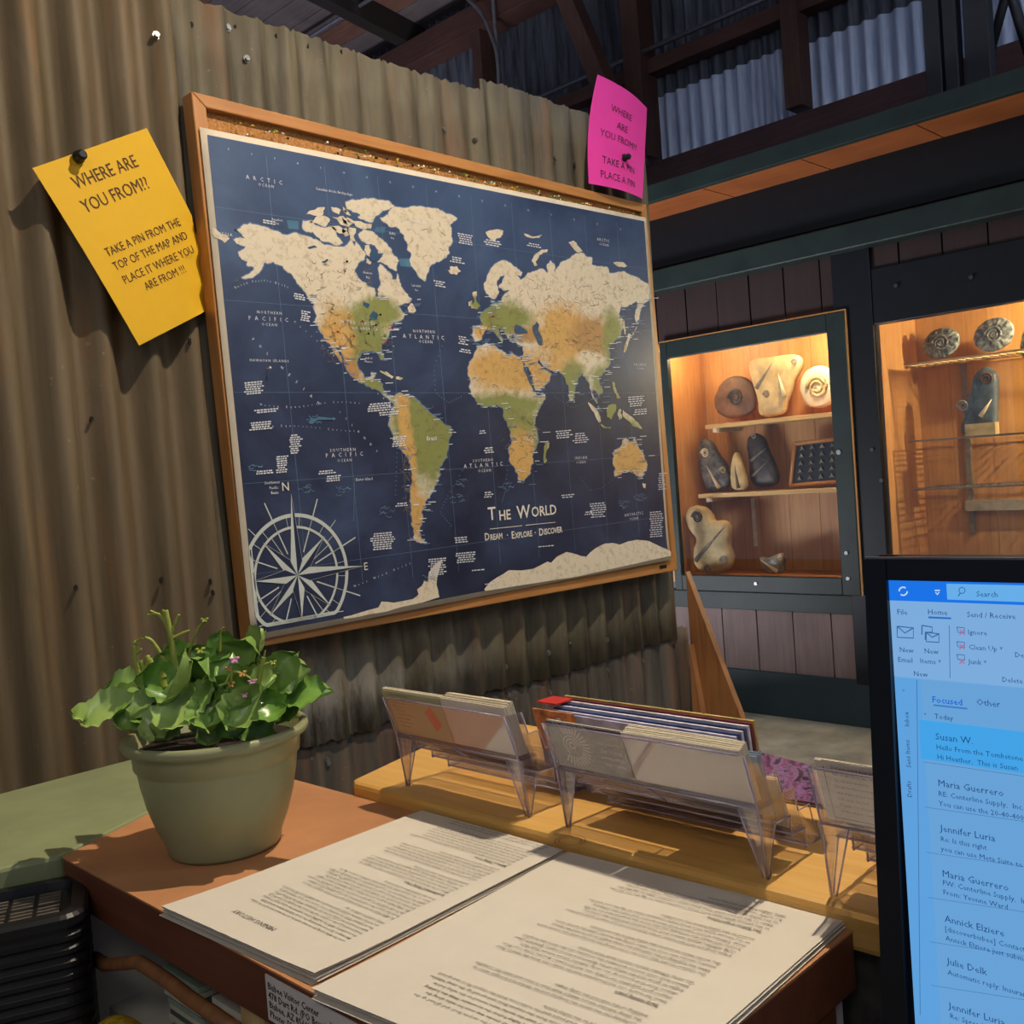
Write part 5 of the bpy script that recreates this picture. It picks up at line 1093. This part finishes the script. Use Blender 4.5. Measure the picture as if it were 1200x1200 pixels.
obj('bezel', bm, m_bez, mo); obj('back_cover', bx(XM+.004, XM+.026, my0+.003, my1-.003, mz0+.003, mz1-.003), m_bez, mo)
obj('edge_trim', bx(XM-.0005, XM+.003, my0, my1, mz1, mz1+.001), flat('trim_grey', '6a6c72', .3, .5), mo)
obj('stand', bx(XM+.026, XM+.06, -.06, .0, -.44, -.2), m_bez, mo, bevel=.003); obj('stand_foot', bx(XM-.08, XM+.12, -.14, .08, -.45, -.44), m_bez, mo, bevel=.003)
def scr_rect(bm, px0, py0, px1, py1, lift=.0):
    ya_, za_ = P(px0, py0, 0, XM+.001).y, P(px0, py0, 0, XM+.001).z; yb_, zb_ = P(px1, py0, 0, XM).y, P(px0, py1, 0, XM).z
    box(bm, XM+.0015-lift, XM+.002, yb_, ya_, zb_, za_)
m_scr = emit('screen_list', '7fb6ea'); E = emit
bm = bmesh.new(); box(bm, XM+.002, XM+.004, my0+.012, sy1, mz0+.014, sz1); obj('screen', bm, emit('screen_base', '74b4ee', .82), mo)
def zrow(px, py): return P(px, py, 0, XM).z
def panel(nm, colr, y0, y1, z0, z1, s=.9, lift=.0003):
    obj(nm, bx(XM+.002-lift, XM+.0022, y0, y1, z0, z1), emit('scr_'+nm, colr, s), mo)
ysid = P(1079, 830, 0, XM).y
panel('title_bar', '1a78f0', my0+.012, sy1, zrow(1040, 704), sz1-.0002)
panel('search_box', '6cb6f4', my0+.012, P(1108, 690, 0, XM).y, zrow(1108, 703), zrow(1108, 684.5), lift=.0006)
panel('ribbon', '82b4e6', my0+.012, sy1, zrow(1045, 793), zrow(1040, 704.5))
panel('sidebar', '62a8e6', ysid, sy1, mz0+.014, zrow(1045, 794))
panel('list_pane', '6ca9e0', my0+.012, ysid, mz0+.014, zrow(1079, 797))
panel('selected_mail', '46aaf0', my0+.012, P(1077, 870, 0, XM).y, zrow(1080, 890), zrow(1077, 844), lift=.0008)
panel('heading_rule', '2a70c8', P(1113, 724, 0, XM).y, P(1087, 724, 0, XM).y, zrow(1100, 725.5), zrow(1100, 723.5), lift=.001)
panel('focus_rule', '3c7cc8', P(1132, 829, 0, XM).y, P(1093, 828, 0, XM).y, zrow(1110, 829.5), zrow(1110, 828), lift=.001)
bm = bmesh.new(); bl = bmesh.new()
def stext(b_, s, px, py, hpx, rot=False, bold=0):
    p = P(px, py, 0, XM+.0005); p2 = P(px, py-hpx, 0, XM+.0005); size = (p2-p).length/.72; p.x = XM+.0006
    if rot: text(b_, s, p, (0, 0, 1), (0, 1, 0), size, bold=bold)
    else: text(b_, s, p, (0, -1, 0), (0, 0, 1), size, bold=bold)
for s, px, py, h in [('Search', 1144, 699, 6.5), ('File', 1051, 720, 6.5), ('Home', 1087, 720, 6.5), ('Send / Receive', 1133, 723, 6.5), ('New', 1054, 764, 6), ('Email', 1052, 775.5, 6), ('New', 1083, 765.5, 6), ('Items ˅', 1078, 777, 6), ('New', 1070.5, 792, 6), ('Ignore', 1134, 743.5, 6), ('Clean Up ˅', 1135, 761, 6), ('Junk ˅', 1135, 778, 6), ('Delete', 1174, 799, 6), ('Delete', 1189, 770, 6),
                    ('>', 1057, 811, 4), ('Other', 1144, 826, 7.5), ('Today', 1095, 842, 6), ('v', 1083, 838, 4), ('Susan W.', 1096, 866.5, 8),
                    ('Maria Guerrero', 1099, 921, 8), ('Jennifer Luria', 1102, 974, 8), ('Maria Guerrero', 1104, 1027, 8), ('Annick Elziere', 1107, 1080, 8), ('Julie Delk', 1110, 1130, 8), ('Jennifer Luria', 1112, 1182, 8)]: stext(bm, s, px, py, h)
for s, px, py, h in [('Hello From the Tombstone', 1097, 878, 6), ('Hi Heather,  This is Susan', 1098, 889.5, 6), ('RE: Centerline Supply,  Inc.', 1099.5, 932.5, 6), ('You can use the 20-40-4000', 1100, 944, 6), ('Re: Is this right', 1102, 985.5, 6), ('you can use Meta Suite to', 1102.5, 997, 6), ('FW: Centerline Supply,  Inc', 1104.5, 1037, 6), ('From: Yvonne Ward', 1105, 1048, 6), ('[discoverbisbee] Contact', 1107, 1091, 6), ('Annick Elziere just submitted', 1108, 1102, 6), ('Automatic reply: Insurance', 1110.5, 1142, 6), ('Re: Spreadsheet', 1113, 1193, 6), ('just sent', 1113, 1204, 6)]: stext(bm, s, px, py, h)
for s, px, py in [('Inbox', 1065.5, 852), ('Sent Items', 1067.5, 900), ('Drafts', 1068.5, 935)]: stext(bm, s, px, py, 5.5, True)
obj('screen_lettering', bm, emit('scr_ink', '24508c', .8), mo)
bm = bmesh.new(); stext(bm, 'Focused', 1092, 823, 7.5, bold=.00005); obj('screen_lettering', bm, emit('scr_blue', '2068d8', .9), mo)
bm = bmesh.new()
def sline(b_, pts, wd=.0006): ribbon(b_, [Vector((XM+.0004, P(x, y, 0, XM).y, P(x, y, 0, XM).z)) for x, y in pts], wd, (1, 0, 0))
sline(bm, [(1051, 734), (1070, 736), (1070, 748), (1051, 747), (1051, 734)]); sline(bm, [(1051, 734), (1060, 742), (1070, 736)])
sline(bm, [(1080, 733), (1092, 735), (1092, 741), (1084, 741), (1084, 750)]); sline(bm, [(1080, 733), (1080, 744)]); sline(bm, [(1085, 741), (1100, 743), (1100, 753), (1085, 752), (1085, 741)]); sline(bm, [(1085, 741), (1092, 747), (1100, 743)])
sline(bm, [(1112, 733), (1113, 795)], .0003); sline(bm, [(1074, 797), (1078, 1190)], .0003)
for yy in (747, 738, 756, 774): pass
for yy in (739, 756, 771): sline(bm, [(1121, yy-4), (1130, yy-3), (1130, yy+3), (1122, yy+2), (1121, yy-4)], .0004)
for (x, y) in ((1082, 893), (1083, 946), (1085, 999), (1087, 1052), (1089, 1104), (1091, 1155)): sline(bm, [(x, y), (1200, y+17)], .0002)
for k in range(2): sline(bm, [(1127+3.6*math.cos(a*.5), 692+3.6*math.sin(a*.5)) for a in range(14)], .0004); sline(bm, [(1125, 695), (1122.5, 699)], .0005)
obj('screen_icons', bm, emit('scr_icon', '3c6eb0', .8), mo)
bm = bmesh.new(); sline(bm, [(1058+4.8*math.cos(a*.45), 693+4.8*math.sin(a*.45)) for a in range(6)], .0007); sline(bm, [(1058+4.8*math.cos(3.14+a*.45), 693+4.8*math.sin(3.14+a*.45)) for a in range(6)], .0007); sline(bm, [(1095, 692), (1101, 692)], .0006); sline(bm, [(1096, 694), (1098, 697), (1100, 694)], .0006)
obj('screen_icons', bm, emit('scr_white', 'c8e4ff', .9), mo)
bm = bmesh.new()
for yy in (741, 758, 775): sline(bm, [(1124, yy-3), (1130, yy+3)], .0006); sline(bm, [(1130, yy-3), (1124, yy+3)], .0006)
obj('screen_icons', bm, emit('scr_red', 'b070a0', .9), mo)
tag(obj('monitor_desk', bx(.38, .64, -.6, .16, -.48, -.45), m_ctr_edge), 'dark desk under the monitor, below the picture', 'desk')
tag(obj('desk_pedestal', bx(.40, .62, -.5, .10, FLOOR, -.48), m_white), 'white pedestal under the monitor desk', 'cabinet')

# ================================================================== BLACK VENTED BIN, lower left
bn_ = thing('vented_appliance', 'black ribbed plastic appliance with a grille top beside the counter', 'appliance')
zt = -.352
ca = P(108, 1064, 2, zt)-Vector((.006, .004, 0)); cbk = P(72, 1022, 2, zt); cl_ = P(0, 1090, 2, zt)
ex = (ca-cl_).normalized(); ey = Vector((-ex.y, ex.x, 0)); W_, Dp = .24, .108; og_ = ca-ex*W_
def rrect(inset, z, R0=.022):
    pts = []; R = max(R0-inset, .003)
    for cx, cy, a0 in ((W_-R0, Dp-R0, 0), (R0, Dp-R0, 90), (R0, R0, 180), (W_-R0, R0, 270)):
        for k in range(7): a = math.radians(a0+k*15); pts.append(Vector((og_.x, og_.y, 0))+ex*(cx+R*math.cos(a))+ey*(cy+R*math.sin(a))+Vector((0, 0, z)))
    return pts
def ring_body(levels, m_, nm, parent, cap0=True, cap1=True):
    bm = bmesh.new(); rs = [[bm.verts.new(p) for p in rrect(i, z)] for i, z in levels]
    for a, b_ in zip(rs, rs[1:]):
        for k in range(28): bm.faces.new((a[k], a[(k+1) % 28], b_[(k+1) % 28], b_[k]))
    if cap0: bm.faces.new(rs[0][::-1])
    if cap1: bm.faces.new(rs[-1])
    bmesh.ops.recalc_face_normals(bm, faces=bm.faces); return obj(nm, bm, m_, parent)
lv = [(.006, FLOOR)]; z = FLOOR+.01
while z < zt-.02: lv += [(.004, z), (.001, z+.003), (.001, z+.007), (.004, z+.010)]; z += .0115
lv += [(.003, zt-.011)]
ring_body(lv, black, 'ribbed_body', bn_)
ring_body([(.0, zt-.010), (0, zt-.003), (.003, zt), (.014, zt), (.016, zt-.009)], black, 'top_rim', bn_, True, True)
m_slat = flat('grille_grey', '6a6258', .35, .3)
nc = 9
for i in range(nc):
    for j in range(2):
        bm = bmesh.new(); u0 = .020+i*(W_-.04)/nc; u1 = u0+(W_-.04)/nc-.004
        for k in range(4):
            v0 = .020+j*(Dp-.04)/2+k*(Dp-.045)/8; v1 = v0+.0036
            prism(bm, [og_+ex*u0+ey*v0+Vector((0, 0, -.0060)), og_+ex*u1+ey*v0+Vector((0, 0, -.0060)), og_+ex*u1+ey*v1+Vector((0, 0, -.0060)), og_+ex*u0+ey*v1+Vector((0, 0, -.0060))], (0, 0, .0012))
        bmesh.ops.recalc_face_normals(bm, faces=bm.faces); obj('grille_slats', bm, m_slat, bn_)
based(bn_)
# ================================================================== THINGS UNDER THE COUNTER
def pile(x0, x1, y0, y1, z0, n, th, cols, label):
    t_ = thing('leaflet_pile', label, 'leaflets')
    for i in range(n):
        dx, dy = random.uniform(-.006, .004), random.uniform(-.006, .006)
        obj('leaflet', bx(x0+dx, x1+dx, y0+dy, y1+dy, z0+i*th, z0+(i+.8)*th), flat('lf_'+cols[i % len(cols)], cols[i % len(cols)], .6), t_)
    based(t_)
pile(.385, .50, .713, .765, -.4875, 12, .0068, ['c8c2b4', 'a8a49c', 'bcb6a8', 'd0c8b8'], 'tall pile of white leaflets beside the pale upright under the counter')
obj_ = tag(obj('leaflet', bx(.39, .49, .715, .762, -.4055, -.4035), flat('lf_dark', '24262a', .5)), 'black-covered leaflet on top of the white pile under the counter', 'leaflet')
pile(.388, .50, .785, .850, -.4875, 13, .0062, ['8a9a84', 'c8c0a8', '4c5a4e', 'bab29a'], 'pile of green-edged leaflets on the shelf under the counter')
bm = bmesh.new(); tube(bm, [P(x, y, 0, .362) for x, y in ((110, 1122), (124, 1131), (146, 1129), (162, 1127), (180, 1138), (200, 1152), (224, 1171), (250, 1188), (280, 1210))], .0060, 8)
tag(obj('curved_wood_arm', bm, m_ply), 'curved bare wooden arm below the counter beside the black appliance', 'wooden arm')
bm = bmesh.new(); c0 = P(145, 1232, 0, .345)
bmesh.ops.create_uvsphere(bm, u_segments=20, v_segments=10, radius=.045, matrix=Matrix.Translation(c0) @ Matrix.Diagonal((.5, 1, .6, 1)))
tag(obj('duster', bm, flat('yellow_fluff', 'c8a020', .9, var=.3, scale=120, bmp=1), smooth=True), 'yellow fabric thing cut by the lower edge of the picture', 'cloth')
